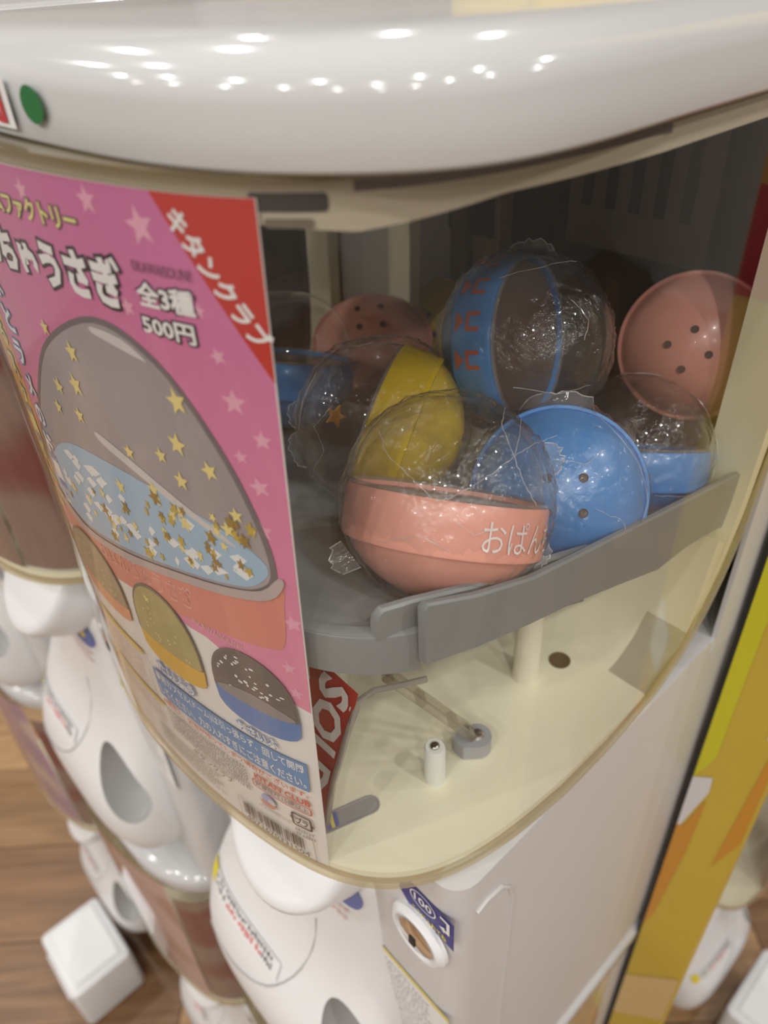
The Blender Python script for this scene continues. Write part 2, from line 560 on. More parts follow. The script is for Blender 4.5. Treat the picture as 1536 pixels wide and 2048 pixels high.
def build_machine(root, detail=True):
    P = {}
    # ---- cap
    rings = []
    for d, z in ((-.004, -.0315), (.0004, -.0312), (.0008, -.0304), (.0008, -.0240), (.0008, -.0200), (.0004, -.0172), (-.0018, -.0146), (-.0050, -.0125),
                 (-.0090, -.0112), (-.0140, -.0104), (-.0200, -.0100)):
        rings.append([(X(u), v, z) for u, v in closed_outline(d)])
    mb = MB().loft(rings)
    P['cap'] = mpart('cap', mb, WHITE, root, ang=60)
    # ---- flange of the cover under the cap
    o_ = sides(offs(FRONT, -.0004), .2943, .03); i_ = sides(offs(FRONT, .016), .2943, .03)
    mpart('cover_flange', MB().loft([[(X(a[0]), a[1], -.0325), (X(b[0]), b[1], -.0325), (X(b[0]), b[1], -.0313), (X(a[0]), a[1], -.0313)] for a, b in zip(o_, i_)]), clear('flange_amber', (.70, .63, .50), 1.5, .08, haze=.22, hazecol=(.42, .35, .22)), root, ang=40)
    # ---- clear window cover
    pl = [p for p in sides(FRONT, 0.2943, 0.008)]
    ztop = -.0315
    V = []
    nz = 5
    for u, v in pl:
        zb = zbot(v)
        for k in range(nz + 1):
            V.append((X(u), v, ztop + (zb - ztop) * k / nz))
    F = []
    for i in range(len(pl) - 1):
        for k in range(nz):
            a = i * (nz + 1) + k
            F.append((a, a + 1, a + nz + 2, a + nz + 1)[::1])
    mb = MB().add(V, F)
    me = mesh('window_cover', W(mb.V), mb.F, True)
    me.materials.append(COVER)
    o = link('window_cover', me, None, root)
    P['cover'] = o
    # thick lower lip of the cover, follows its lower border
    mb = MB()
    inn = sides(offs(FRONT, .0022), 0.2943, 0.008)
    outl = sides(offs(FRONT, -.0006), 0.2943, 0.008)
    rings = []
    for (u0, v0), (u1, v1) in zip(outl, inn):
        z = zbot(min(v0, .2943))
        h = .0022 if v0 < .2 else .0016
        rings.append([(X(u0), v0, z + h * .4), (X(u1), v1, z + h * .4), (X(u1), v1, z - h), (X(u0), v0, z - h)])
    mb.loft(rings)
    mpart('cover_lip', mb, COVEDGE, root, ang=50)
    # ---- ivory liner: floor, rounded up at the back
    mb = MB()
    ins = offs(FRONT, .0024)
    fl = [tuple(p) for p in ins] + [(ins[-1][0], .233), (ins[0][0], .233)]
    mb.loft([[(X(u), v, -.2880) for u, v in fl], [(X(u), v, ZF) for u, v in fl]])
    P['liner'] = mpart('base_liner', mb, LINER, root, smooth=False)
    prof = [(.2325, -.280), (.2410, -.2785), (.2510, -.2720), (.2605, -.2600), (.2690, -.2430), (.2770, -.2240), (.2830, -.2000), (.2860, -.1700), (.2875, -.130), (.2885, -.080), (.2885, -.034)]
    prof2 = [(a + .010 * k, b - .010 * (1 - k)) for (a, b), k in zip(prof, np.linspace(0, 1, len(prof)))]
    for (ua, ub) in ((.1120, .1325), (-.0925, -.075)):
        rings = []
        for (a, b), (c, d) in zip(prof, prof2):
            rings.append([(X(ua), a, b), (X(ub), a, b), (X(ub), c, d), (X(ua), c, d)])
        mpart('side_column', MB().loft(rings), LINER, root, ang=40)
    rings = []
    for (a, b), (c, d) in list(zip(prof, prof2))[:4] + [((.268, -.21), (.276, -.215))]:
        rings.append([(X(-.0925), a, b), (X(.1325), a, b), (X(.1325), c, d), (X(-.0925), c, d)])
    mpart('liner_back', MB().loft(rings), LINER, root, ang=40)
    # ---- rear housing
    mb = MB().box(X(-.0945), X(-.0920), .2965, VB, -.300, ZT).box(X(.1322), X(.1345), .2965, VB, -.300, ZT).box(X(-.0945), X(.1345), VB - .003, VB, -.300, ZT)
    mpart('rear_housing', mb, PANELW, root, smooth=False)
    mpart('back_panel', MB().box(X(-.0918), X(.1320), .350, .356, -.290, ZT - .002), DARKB, root, smooth=False)
    # ---- lower body
    r = .012
    def rr(u0, u1, v0, v1):
        Pq = []
        for cx, cy, a0 in ((u1 - r, v1 - r, 0), (u0 + r, v1 - r, 90), (u0 + r, v0 + r, 180), (u1 - r, v0 + r, 270)):
            for k in range(6):
                a = math.radians(a0 + 18 * k)
                Pq.append((X(cx + r * math.cos(a)), cy + r * math.sin(a)))
        return Pq
    lo = rr(-.0945, .1340, .104, VB)
    hi = rr(-.0945, .1340, .104, VB)
    mb = MB().loft([[(x, y, ZU + .002) for x, y in lo], [(x, y, -.290) for x, y in hi]])
    P['body'] = mpart('body', mb, PANELW, root, ang=30)
    # ---- ramp hood under the window
    Z = [-.335, -.36, -.39, -.42, -.45, -.475, -.50, -.52, -.54, -.56, -.58, -.597, -.606, -.611]
    VF = [.098, .0965, .095, .0935, .0905, .084, .0735, .0635, .0570, .0550, .0565, .0625, .072, .090]
    UL = [.000, -.005, -.018, -.040, -.060, -.074, -.081, -.085, -.087, -.087, -.084, -.077, -.068, -.050]
    UR = [.086, .086, .086, .088, .092, .096, .099, .101, .102, .102, .101, .097, .090, .075]
    rings = []
    NU = 36
    for z, vf, ul, ur in zip(Z, VF, UL, UR):
        ring = []
        uc, hw = (ul + ur) / 2, (ur - ul) / 2
        for k in range(NU + 1):
            a = math.pi * k / NU
            cu, su = math.cos(a), math.sin(a)
            e = 0.55
            ring.append((X(uc - hw * math.copysign(abs(cu) ** e, cu)), .118 - (.118 - vf) * (abs(su) ** e), z))
        rings.append(ring)
    mb = MB().loft(rings)
    q = MB()
    q.V = [tuple(v) for v in W(mb.V)]
    q.F = mb.F
    hood_me = q.shade('hood', 50)
    hood = link('hood', hood_me, WHITE2, root)
    md = hood.modifiers.new('soft', 'SUBSURF')
    md.levels = 1
    md.render_levels = 1
    # finger opening cut into the hood's flank
    cut = MB().lathe([(max(.0002, .5 * math.sin(t)), -.5 * math.cos(t)) for t in np.linspace(0, math.pi, 17)], 32)
    cutV = []
    c0 = np.array((X(.079), .077, -.512))
    ax = np.array((.42, -.18, -.88)); ax /= np.linalg.norm(ax)
    bx = np.cross(ax, (0, -1, 0)); bx /= np.linalg.norm(bx)
    cx_ = np.cross(ax, bx)
    for v in cut.V:
        cutV.append(c0 + bx * v[0] * .036 + cx_ * v[1] * .062 + ax * v[2] * .075)
    co = bpy.data.objects.new('cutter', fix(mesh('cutter', W(cutV), cut.F)))
    COL.objects.link(co)
    co.parent = root
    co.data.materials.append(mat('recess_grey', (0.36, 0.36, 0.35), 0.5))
    bo = hood.modifiers.new('opening', 'BOOLEAN')
    bo.operation = 'DIFFERENCE'
    bo.object = co
    bo.solver = 'EXACT'
    bo.material_mode = 'TRANSFER'
    bpy.context.view_layer.update()
    dg = bpy.context.evaluated_depsgraph_get()
    new = bpy.data.meshes.new_from_object(hood.evaluated_get(dg))
    hood.modifiers.clear()
    hood.data = new
    new.polygons.foreach_set('use_smooth', [True] * len(new.polygons))
    new.set_sharp_from_angle(angle=math.radians(45))
    bpy.data.objects.remove(co)
    P['hood'] = hood
    def hood_v(u, z):
        vf = float(np.interp(-z, [-q_ for q_ in Z], VF)); ul = float(np.interp(-z, [-q_ for q_ in Z], UL)); ur = float(np.interp(-z, [-q_ for q_ in Z], UR))
        uc, hw = (ul + ur) / 2, (ur - ul) / 2
        cu = min(.999, (abs(u - uc) / hw)) ** (1 / .55)
        return .118 - (.118 - vf) * math.sqrt(max(0, 1 - cu * cu)) ** .55
    # seam of the hood's lid
    pts = []
    for t in np.linspace(0, 1, 16):
        a = t * math.pi / 2
        u, z = -.060 + .100 * math.sin(a) ** .8, -.430 - .115 * math.cos(a) ** .8
        pts.append((X(u), hood_v(u, z) - .0002, z))
    mpart('lid_seam', MB().tube(pts, .0006, 6), mat('seam_grey', (0.42, 0.41, 0.40), .5), hood)
    # notice strip lying on the ramp
    def ramp(dx, dz):                       # dx, dz in mm from the strip's upper left corner
        u = -.072 + dx / 1000
        z = -.497 - dz / 1000 * .8
        return np.array((X(u), hood_v(u, z) - .0012, z)) - BASE
    LAB = mat('label_white', (0.80, 0.80, 0.79), .45)
    st = link('notice_strip', wrap_mesh('notice_strip', rect2(0, 90, 0, 17), ramp, 6), LAB, hood)
    def ramp2(dx, dz):
        p = ramp(dx, 17 - dz)
        return p + np.array((0, -.0004, .0003))
    link('yellow_block', wrap_mesh('yellow_block', rect2(0.5, 10, 0.6, 16.4), ramp2, 6), mat('label_yellow', (0.78, 0.66, 0.03), .45), st)
    link('notice_lettering', wrap_mesh('notice_lettering', join2(scribble(12, 86, 10.2, 15.2, 3.6) + scribble(13, 29, 3.6, 8.4, 3.4)), ramp2, 12), mat('ink_grey', (0.10, 0.10, 0.11), .5), st)
    link('notice_lettering', wrap_mesh('notice_lettering', join2(scribble(30, 72, 3.2, 8.8, 3.6)), ramp2, 12), mat('ink_red', (0.75, 0.10, 0.09), .5), st)
    link('notice_lettering', wrap_mesh('notice_lettering', join2(scribble(73, 86, 3.2, 8.4, 3.0)), ramp2, 12), mat('ink_grey', (0.10, 0.10, 0.11), .5), st)
    # ---- round dial tucked under the window
    ax = np.array((.02, -.78, .60)); ax /= np.linalg.norm(ax)
    bx = np.cross((1, 0, 0), ax); bx /= np.linalg.norm(bx)
    cx_ = np.cross(bx, ax)
    c0 = np.array((X(.045), .0935, -.329))
    def Mx(p):
        return c0 + cx_ * p[0] + bx * p[1] + ax * p[2]
    prof = [(.0001, -.02), (.036, -.02), (.038, -.012), (.0385, .006), (.0375, .011), (.035, .0135), (.030, .0145), (.0001, .0150)]
    dial = mpart('dial', MB().lathe(prof, 40, Mx), WHITE2, root, ang=60)
    # ---- coin plate, labels on the front face
    yf = .1037
    def face(x, z):                        # mm, x from the body's right edge, z from eye level
        return np.array((X(.134) + x / 1000, yf, z / 1000)) - BASE
    plate = mpart('coin_plate', MB().lathe([(.0001, 0), (.0165, 0), (.0165, .002), (.014, .0045), (.0125, .0045), (.011, .003), (.0001, .003)], 28,
                  lambda p: np.array((X(.134) - .0205 + p[0], .104 - p[2], -.3455 + p[1] * 1.05))), WHITE2, root)
    mpart('coin_rosette', MB().lathe([(.0001, .0030), (.0105, .0030), (.0105, .0042), (.008, .0052), (.0001, .0056)], 24,
          lambda p: np.array((X(.134) - .0205 + p[0], .104 - p[2], -.3455 + p[1]))), CHROME, plate)
    mpart('coin_slot', MB().box(X(.134) - .0222, X(.134) - .0188, .0978, .0990, -.3485, -.3425), BLACK, plate, smooth=False)
    NAVY = mat('label_navy', (0.03, 0.03, 0.22), .4)
    lb = link('coin_label', wrap_mesh('coin_label', poly2([(-33, -324), (-26, -331.5), (-1, -331.5), (-1, -309), (-26, -309), (-33, -317)]), face), NAVY, root)
    def face2(x, z):
        return face(x, z) + np.array((0, -.0003, 0))
    ringo, ringi = ell2(-18.5, -316.5, 7.6, 6.0), ell2(-18.5, -316.5, 6.9, 5.4)
    n_ = len(ringo[0])
    ring2 = (np.vstack([ringo[0], ringi[0]]), [(i, (i + 1) % n_, n_ + (i + 1) % n_, n_ + i) for i in range(n_)])
    items = [ring2, text_box('100', -23.5, -13.5, -319.2, -313.8, .02)]
    items.append(poly2([(-8.5, -311.5), (-3.2, -311.5), (-3.2, -321.5), (-6, -321.5), (-6, -323), (-9, -320.6), (-6, -318.3), (-6, -319.8), (-4.9, -319.8), (-4.9, -313.2), (-8.5, -313.2)]))
    link('label_lettering', wrap_mesh('label_lettering', join2(items), face2), mat('ink_white', (0.82, 0.82, 0.82), .5), lb)
    link('label_lettering', wrap_mesh('label_lettering', text_box('ここに入れてね', -25, -5, -329.5, -325.5, .03), face2), mat('label_yellow', (0.78, 0.66, 0.03), .45), lb)
    nb = link('notice_sheet', wrap_mesh('notice_sheet', rect2(-66, -3, -492, -407), face), LAB, root)
    link('yellow_edge', wrap_mesh('yellow_edge', rect2(-66, -3, -411.5, -407), face2), mat('label_yellow2', (0.72, 0.62, 0.18), .45), nb)
    rows = []
    for k in range(14):
        z = -417 - k * 5
        rows += scribble(-62, -7 - 12 * random.random(), z - 2.6, z, 2.4)
    link('fine_print', wrap_mesh('fine_print', join2(rows), face2), mat('ink_faint', (0.52, 0.51, 0.50), .5), nb)
    # blue and yellow swoosh sticker beside the dial
    def onhood(x, z):
        u = .134 + x / 1000
        return np.array((X(u), hood_v(u, z / 1000) - .0012, z / 1000)) - BASE
    def onhood2(x, z):
        return onhood(x, z) + np.array((0, -.0004, 0))
    sw = link('swoosh_sticker', wrap_mesh('swoosh_sticker', smooth2([(-92, -352), (-76, -347), (-62, -353), (-56, -366), (-60, -376), (-74, -377), (-88, -370)]), onhood, 4), mat('swoosh_blue', (0.13, 0.18, 0.45), .4), hood)
    link('swoosh_yellow', wrap_mesh('swoosh_yellow', smooth2([(-92, -358), (-78, -355), (-66, -358), (-63, -366), (-69, -369), (-80, -366)]), onhood2, 4), mat('label_yellow3', (0.80, 0.70, 0.20), .4), sw)
    link('faint_lettering', wrap_mesh('faint_lettering', join2(scribble(-96, -62, -388, -383, 4) + scribble(-94, -64, -396, -391, 4)), onhood, 6), mat('ink_rose', (0.72, 0.50, 0.50), .5), sw)
    # moulded recess edge on the side of the body
    xs = X(.134) + .0001
    mpart('side_moulding', MB().tube([(xs, .140, -.600), (xs, .140, -.335), (xs, .137, -.322), (xs, .131, -.314), (xs, .122, -.312), (xs, .116, -.314)], .0011, 8), PANELW, root)
    return P

root = empty('capsule_machine', (XC, .2, ZU + FL), 'white capsule toy machine whose clear window holds pink, blue and yellow capsules', 'vending machine')
build_machine(root, False)

# neighbours share the shapes of the first machine (its plain parts), with a plain card in each window
SP, DY = -0.26, -0.0158
def sheet_mat(name, cols, sc=9):
    M = mat(name, cols[0], .4)
    nt = M.node_tree
    tc = nt.nodes.new('ShaderNodeTexCoord')
    n = nt.nodes.new('ShaderNodeTexNoise')
    n.inputs['Scale'].default_value = sc
    n.inputs['Detail'].default_value = 2
    nt.links.new(tc.outputs['Object'], n.inputs['Vector'])
    rp = nt.nodes.new('ShaderNodeValToRGB')
    rp.color_ramp.interpolation = 'EASE'
    e = rp.color_ramp.elements
    e[0].color = (*cols[0], 1)
    e[1].color = (*cols[1], 1)
    e[1].position = .46
    for k, c in enumerate(cols[2:]):
        q = e.new(.54 + .08 * k)
        q.color = (*c, 1)
    nt.links.new(n.outputs['Fac'], rp.inputs[0])
    nt.links.new(rp.outputs[0], nt.nodes['Principled BSDF'].inputs['Base Color'])
    return M
CARDS = [sheet_mat('card_rose', ((0.55, 0.27, 0.28), (0.45, 0.25, 0.20), (0.62, 0.42, 0.40))),
         sheet_mat('card_brown', ((0.16, 0.09, 0.065), (0.20, 0.06, 0.055), (0.26, 0.18, 0.15))),
         sheet_mat('card_violet', ((0.62, 0.42, 0.48), (0.70, 0.55, 0.50), (0.45, 0.30, 0.42)))]
card_me = wrap_mesh('window_card', rect2(-34, 92, -279, -40), lambda s, z: on_front(s, z) - BASE, 6)
side_me = wrap_mesh('dark_side_sheet', rect2(96, 182, -276, -60), lambda s, z: on_front(s, z) - BASE, 6)  # sheet added to darken the pale inside seen through the window's side
def neighbour(loc, rz, label, card, group):
    c = copy_tree(root)
    c.location = loc
    c.rotation_euler.z = rz
    tag(c, label, 'vending machine', group)
    me = card_me.copy()
    link('window_card', me, CARDS[card], c)
    link('dark_side_sheet', side_me.copy(), CARDS[1], c)
    return c
UP = ZU + FL
ux, uy = XC, .2
neighbour((ux + SP, uy + DY, UP), 0, 'white capsule machine next to the one with the pink poster, upper row', 1, 'white capsule machines in the wall of machines')
neighbour((ux + 2 * SP, uy + 2 * DY, UP), 0, 'white capsule machine two places left of the one with the pink poster, upper row', 0, 'white capsule machines in the wall of machines')
LOW = UP - 0.625
neighbour((ux, uy, LOW), 0, 'white capsule machine directly below the one with the pink poster', 2, 'white capsule machines in the wall of machines')
neighbour((ux + SP - .01, uy + DY, LOW), 0, 'lower white capsule machine with rose card under the neighbouring hood', 0, 'white capsule machines in the wall of machines')
neighbour((ux + 2 * SP - .045, uy + 2 * DY, LOW), 0, 'leftmost lower white capsule machine standing above the white chute box', 2, 'white capsule machines in the wall of machines')
neighbour((-.190, .63, LOW), math.pi / 2, 'white capsule machine beyond the yellow board, lower one, facing right', 2, 'white capsule machines in the wall of machines')
neighbour((-.190, .63, UP), math.pi / 2, 'white capsule machine beyond the yellow board, upper one, facing right', 0, 'white capsule machines in the wall of machines')

# ================================================================== fittings of the near machine (in eye coordinates)
# ivory frame behind the top of the window
band_o = sides(offs(FRONT, .0030), .288, .012)
band_i = sides(offs(FRONT, .0060), .288, .012)
rings = []
for (u0, v0), (u1, v1) in zip(band_o, band_i):
    d = .0078
    if u0 > .07 and v0 < .16:
        d = .0078 + .0034 * max(0, 1 - abs(v0 - .094) / .028)
    rings.append([(X(u0), v0, ZT - .0003), (X(u1), v1, ZT - .0003), (X(u1), v1, ZT - d), (X(u0), v0, ZT - d)])
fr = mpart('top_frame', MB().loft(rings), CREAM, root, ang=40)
# dark latch window in the frame
def on_out(s_mm, z_mm, d):
    p = on_front(s_mm, z_mm, d)
    return p - BASE
link('latch_slot', wrap_mesh('latch_slot', rrect2(101, 117, -38.6, -35.2, 1.0), lambda s, z: on_out(s, z, -.0007), 3), mat('slot_dark', (0.04, 0.035, 0.03), .4), fr)
link('frame_strip', wrap_mesh('frame_strip', rect2(122, 235, -35.4, -33.4), lambda s, z: on_out(s, z, -.0009), 4), mat('strip_brown', (0.10, 0.075, 0.055), .5), fr)
link('latch_tab', wrap_mesh('latch_tab', rrect2(104, 114, -41.6, -39.8, .8), lambda s, z: on_out(s, z, -.0006), 3), mat('latch_brown', (0.16, 0.13, 0.10), .35), fr)
# posts and slotted plate in front of the dark back
for x0, x1 in ((-.338 + .01, -.318 + .01), (-.312 + .012, -.288 + .008)):
    mpart('back_post', MB().box(x0, x1, .338, .349, -.255, ZT - .003), mat('post_cream', (0.24, 0.19, 0.11), .5), root, smooth=False)
sl = mpart('slotted_plate', MB().box(X(-.012), X(.066), .342, .3495, -.128, -.05), mat('plate_grey', (0.10, 0.08, 0.06), .4), root, smooth=False)
for k in range(5):
    x = X(-.004) + k * .0135
    mpart('slot', MB().box(x, x + .0055, .3415, .3425, -.108, -.062), DARKB, sl, smooth=False)
for x0, x1, z0, z1 in ((-.3265, -.3175, -.135, -.098), (-.298, -.284, -.135, -.092)):
    mpart('post_opening', MB().box(x0, x1, .3365, .3385, z0, z1), mat('opening_dark', (0.02, 0.018, 0.024), .5), root, smooth=False)

# grey sloping tray
def ztray(v):
    return -.157 - .40 * max(0.0, v - .097)
tf = offs(FRONT, .0070)
tf = [p for p in tf if -.0855 <= p[0] <= .1262 and p[1] < .106]
tf = [(-.0858, .100)] + [tuple(p) for p in tf]
VE = .305
rows = 14
V = []; F = []
for u, v0 in tf:
    for k in range(rows + 1):
        v = v0 + (VE - v0) * k / rows
        V.append((X(u), v, ztray(v)))
n1 = len(tf)
for i in range(n1 - 1):
    for k in range(rows):
        a = i * (rows + 1) + k
        F.append((a, a + rows + 1, a + rows + 2, a + 1))
lower = [(x, y, z - .003) for x, y, z in V]
nV = len(V)
F2 = [tuple(i + nV for i in f[::-1]) for f in F]
mb = MB()
mb.add(V + lower, F + F2)
# front lip with a rounded upper edge
rings = []
for i, (u, v) in enumerate(tf):
    t = np.array(tf[min(i + 1, n1 - 1)]) - np.array(tf[max(i - 1, 0)])
    t = t / np.linalg.norm(t)
    nx, ny = -t[1], t[0]
    def q_(d, z):
        return (X(u + nx * d), v + ny * d, z)
    rings.append([q_(.004, -.1568), q_(.0008, -.1566), q_(-.0003, -.1574), q_(-.0006, -.160), q_(-.0006, -.1725), q_(.0014, -.1725), q_(.0020, -.160)])
mb.loft(rings)
tray = mpart('capsule_tray', mb, GREYT, root, ang=45)
tv = [.1030, .1040, .120, .142, .165, .200, .225, .247, .270, .300]
tt = [-.1440, -.1425, -.1470, -.1530, -.1582, -.1660, -.1716, -.1765, -.1815, -.1880]
tb = [-.1660, -.1660, -.1680, -.1725, -.1790, -.1920, -.2015, -.2030, -.2080, -.2160]
rings = []
for v, a, b in zip(tv, tt, tb):
    uo = float(np.interp(v, [.1, .11, .125, .145], [.1196, .1232, .1262, .1280]))
    rings.append([(X(uo - .0030), v, a - .0006), (X(uo - .0022), v, a), (X(uo - .0008), v, a), (X(uo), v, a - .0006), (X(uo), v, b), (X(uo - .003), v, b)])
mpart('tray_rail', MB().loft(rings), GREYT, tray, ang=35)
rings = []
for k, v in enumerate((.0945, .0950, .0965, .105, .125, .150, .18)):
    a = (-.1515, -.1480, -.1462, -.1465, -.1495, -.1560, -.166)[k]
    uo = float(np.interp(v, [.094, .105, .125, .18], [.1100, .1140, .1205, .1235]))
    rings.append([(X(uo - .0032), v, a - .0008), (X(uo - .0024), v, a), (X(uo - .0008), v, a), (X(uo), v, a - .0008), (X(uo), v, ztray(v) - .001), (X(uo - .0032), v, ztray(v) - .001)])
mpart('tray_ridge', MB().loft(rings), GREYT, tray, ang=35)
# pillars, lever and screws on the ivory floor
mpart('pillar', MB().lathe([(.0001, ZF), (.0070, ZF), (.0062, ZF + .003), (.0056, ztray(.203) - .003), (.0001, ztray(.203) - .003)], 20, lambda p: np.array((p[0] - .1400, p[1] + .2030, p[2]))), mat('pillar_ivory', (0.76, 0.73, 0.58), .35), root, ang=40)
PEGW = mat('peg_white', (0.74, 0.76, 0.70), .3)
peg = mpart('peg', MB().lathe([(.0001, ZF), (.0046, ZF), (.0044, ZF + .0205), (.0038, ZF + .0215), (.0001, ZF + .0215)], 20, lambda p: np.array((p[0] - .1311, p[1] + .1322, p[2]))), PEGW, root, ang=40)
mpart('screw', MB().lathe([(.0019, ZF + .0210), (.0019, ZF + .0222), (.0012, ZF + .0228), (.0001, ZF + .0230)], 14, lambda p: np.array((p[0] - .1311, p[1] + .1322, p[2]))), mat('screw_dark', (0.3, 0.29, 0.27), .2, 1.0), peg)
mpart('floor_hole', MB().lathe([(.0001, ZF + .0002), (.0048, ZF + .0002), (.0052, ZF + .0004), (.0052, ZF), (.0001, ZF)], 20, lambda p: np.array((p[0] - .1339, p[1] + .2215, p[2]))), mat('hole_brown', (0.10, 0.07, 0.03), .6), root)
A0, A1 = np.array((-.1495, .1235, -.222)), np.array((-.1300, .1540, -.2700))
ad_ = (A1 - A0) / np.linalg.norm(A1 - A0)
sd = np.cross(ad_, (0, 0, 1)); sd /= np.linalg.norm(sd)
up_ = np.cross(sd, ad_)
mb = MB()
for s0, s1 in ((-.0032, -.0018), (.0018, .0032)):
    mb.loft([[A0 + sd * a + up_ * b for a, b in ((s0, -.0018), (s1, -.0018), (s1, .0018), (s0, .0018))], [A1 + sd * a + up_ * b for a, b in ((s0, -.0018), (s1, -.0018), (s1, .0018), (s0, .0018))]])
for t in (.0, .35, .72, .93):
    c = A0 + (A1 - A0) * t
    mb.loft([[c + ad_ * d + sd * a + up_ * b for a, b in ((-.0032, -.0014), (.0032, -.0014), (.0032, .0014), (-.0032, .0014))] for d in (0, .004)])
arm = mpart('lever_arm', mb, CLEARP, root, smooth=False)
E1 = np.array((-.1288, .1558, -.2760))
mb = MB()
ring = [(.0062 * math.cos(a), .0062 * math.sin(a)) for a in np.linspace(-math.pi / 2, math.pi / 2, 12)] + [(-.0075, .0050), (-.0105, .0), (-.0075, -.0050)]
d2 = np.array((ad_[0], ad_[1])); d2 /= np.linalg.norm(d2); n2 = np.array((-d2[1], d2[0]))
mb.loft([[(E1[0] + d2[0] * a + n2[0] * b, E1[1] + d2[1] * a + n2[1] * b, z) for a, b in ring] for z in (ZF + .0006, ZF + .0085)])
mpart('lever_end', mb, mat('lever_grey', (0.36, 0.37, 0.39), .35), arm, ang=40)
mpart('screw', MB().lathe([(.0030, ZF + .0080), (.0030, ZF + .0092), (.0022, ZF + .0102), (.0001, ZF + .0106)], 14, lambda p: np.array((p[0] + E1[0], p[1] + E1[1], p[2]))), STEEL, arm)
# clear bent guard beside the sold-out card
gp = [(-.1462, .0860, -.2790), (-.1450, .0872, -.268), (-.1425, .0893, -.250), (-.1385, .0925, -.230), (-.1352, .0955, -.213), (-.1345, .0990, -.2045), (-.1345, .1060, -.2050), (-.1335, .116, -.210), (-.1300, .127, -.2125)]
mb = MB()
rings = [[np.array(p) + np.array(q) for q in ((-.0006, -.0006, 0), (.0006, -.0006, 0), (-.0010 - .022, .0150, 0), (-.0022 - .022, .0140, 0))] for p in gp]
mb.loft(rings)
guard = mpart('clear_guard', mb, clear('guard_sheet', (.95, .94, .92), 1.4, .05, haze=.02), root, ang=50)
mpart('guard_edge', MB().tube(gp, .0013, 8), clear('guard_rim', (.66, .63, .58), 1.6, .08, haze=.4, hazecol=(.58, .55, .50)), guard)
# oblong slot in the ivory floor with a blue and yellow mark seen below it
sv = []
ca = np.array((-.1470, .0850)); cb = np.array((-.1408, .1040)); dd = (cb - ca) / np.linalg.norm(cb - ca); nn = np.array((-dd[1], dd[0]))
def slot_pts(r, z):
    out = []
    for c, a0 in ((cb, -90), (ca, 90)):
        for k in range(7):
            a = math.radians(a0 + 30 * k)
            out.append((*(c + dd * r * math.cos(a) + nn * r * math.sin(a)), z))
    return out
mb = MB()
mb.loft([slot_pts(.0042, ZF + .0001), slot_pts(.0042, ZF + .0006), slot_pts(.0036, ZF + .0006), slot_pts(.0034, ZF + .0002)])
slo = mpart('floor_slot', mb, mat('slot_shadow', (0.34, 0.33, 0.31), .5), root)
for k, c_ in enumerate(((0.13, 0.17, 0.42), (0.78, 0.68, 0.2), (0.13, 0.17, 0.42))):
    p = ca + dd * (.0005 + .0017 * k)
    mb = MB().loft([[(*(p + nn * a + dd * b), z) for a, b in ((-.0030, 0), (.0030, .0008), (.0030, .0023), (-.0030, .0015))] for z in (ZF + .0004, ZF + .0009)])
    mpart('slot_mark', mb, mat('slot_mark_%d' % (k % 2), c_, .5), slo, smooth=False)
# badge and green dot on the cap
DOTX, DOTZ = -185.0, -23.0
def capf(x, z):
    v = np.interp(x / 1000 - XC, CAPF[:, 0], CAPF[:, 1])
    return np.array((x / 1000, v - .0019, z / 1000)) - BASE
link('green_dot', wrap_mesh('green_dot', ell2(DOTX, DOTZ, 5.0, 3.8, 30), capf, 2), mat('dot_green', (0.0, 0.14, 0.025), .35), root)
bd = link('brand_badge', wrap_mesh('brand_badge', rect2(DOTX - 60, DOTX - 11.5, DOTZ - 5.8, DOTZ + 4.6), capf, 3), mat('badge_white', (0.82, 0.81, 0.80), .35), root)
def capf2(x, z):
    return capf(x, z) + np.array((0, -.0004, 0))
link('badge_lettering', wrap_mesh('badge_lettering', text_box('AI', DOTX - 27, DOTX - 15.0, DOTZ - 4.4, DOTZ + 3.4, .03), capf2, 3), mat('badge_red', (0.55, 0.01, 0.02), .35), bd)
# groove of the cap's lid
cg = [(-.205, .30, -.0098), (-.190, .262, -.0098), (-.172, .235, -.0099), (-.155, .216, -.0100), (-.140, .207, -.0100), (-.128, .207, -.0100), (-.119, .210, -.0105)]
mpart('lid_groove', MB().tube(cg, .0012, 8), mat('groove_grey', (0.45, 0.44, 0.42), .4), root)

# ================================================================== POSTER in the window
pb = on_front(30, -283)
poster = empty('poster', (pb[0], pb[1], pb[2] + FL), 'pink capsule toy poster with gold stars and a big dome, curved inside the window', 'poster')
PB = np.array(pb)
LAYER = [0]
def sheet(name, geo, material, layer, parent=None, cut=5, label=None):
    me = wrap_mesh(name, geo, lambda s, z: on_front(s, z, .00002 + .00006 * layer) - PB, cut)
    return link(name, me, material, parent or poster, label=label)
def ink(name, c, r=.38, **k):
    return mat('print_' + name, c, r, **k)
def edge(z):                                # right border of the poster leans a little
    return float(np.interp(-z, [36, 283], [103.2, 94.0]))
LEFT = -37
PINK, LILAC = ink('pink', (0.66, 0.22, 0.36)), ink('white', (0.76, 0.74, 0.70))
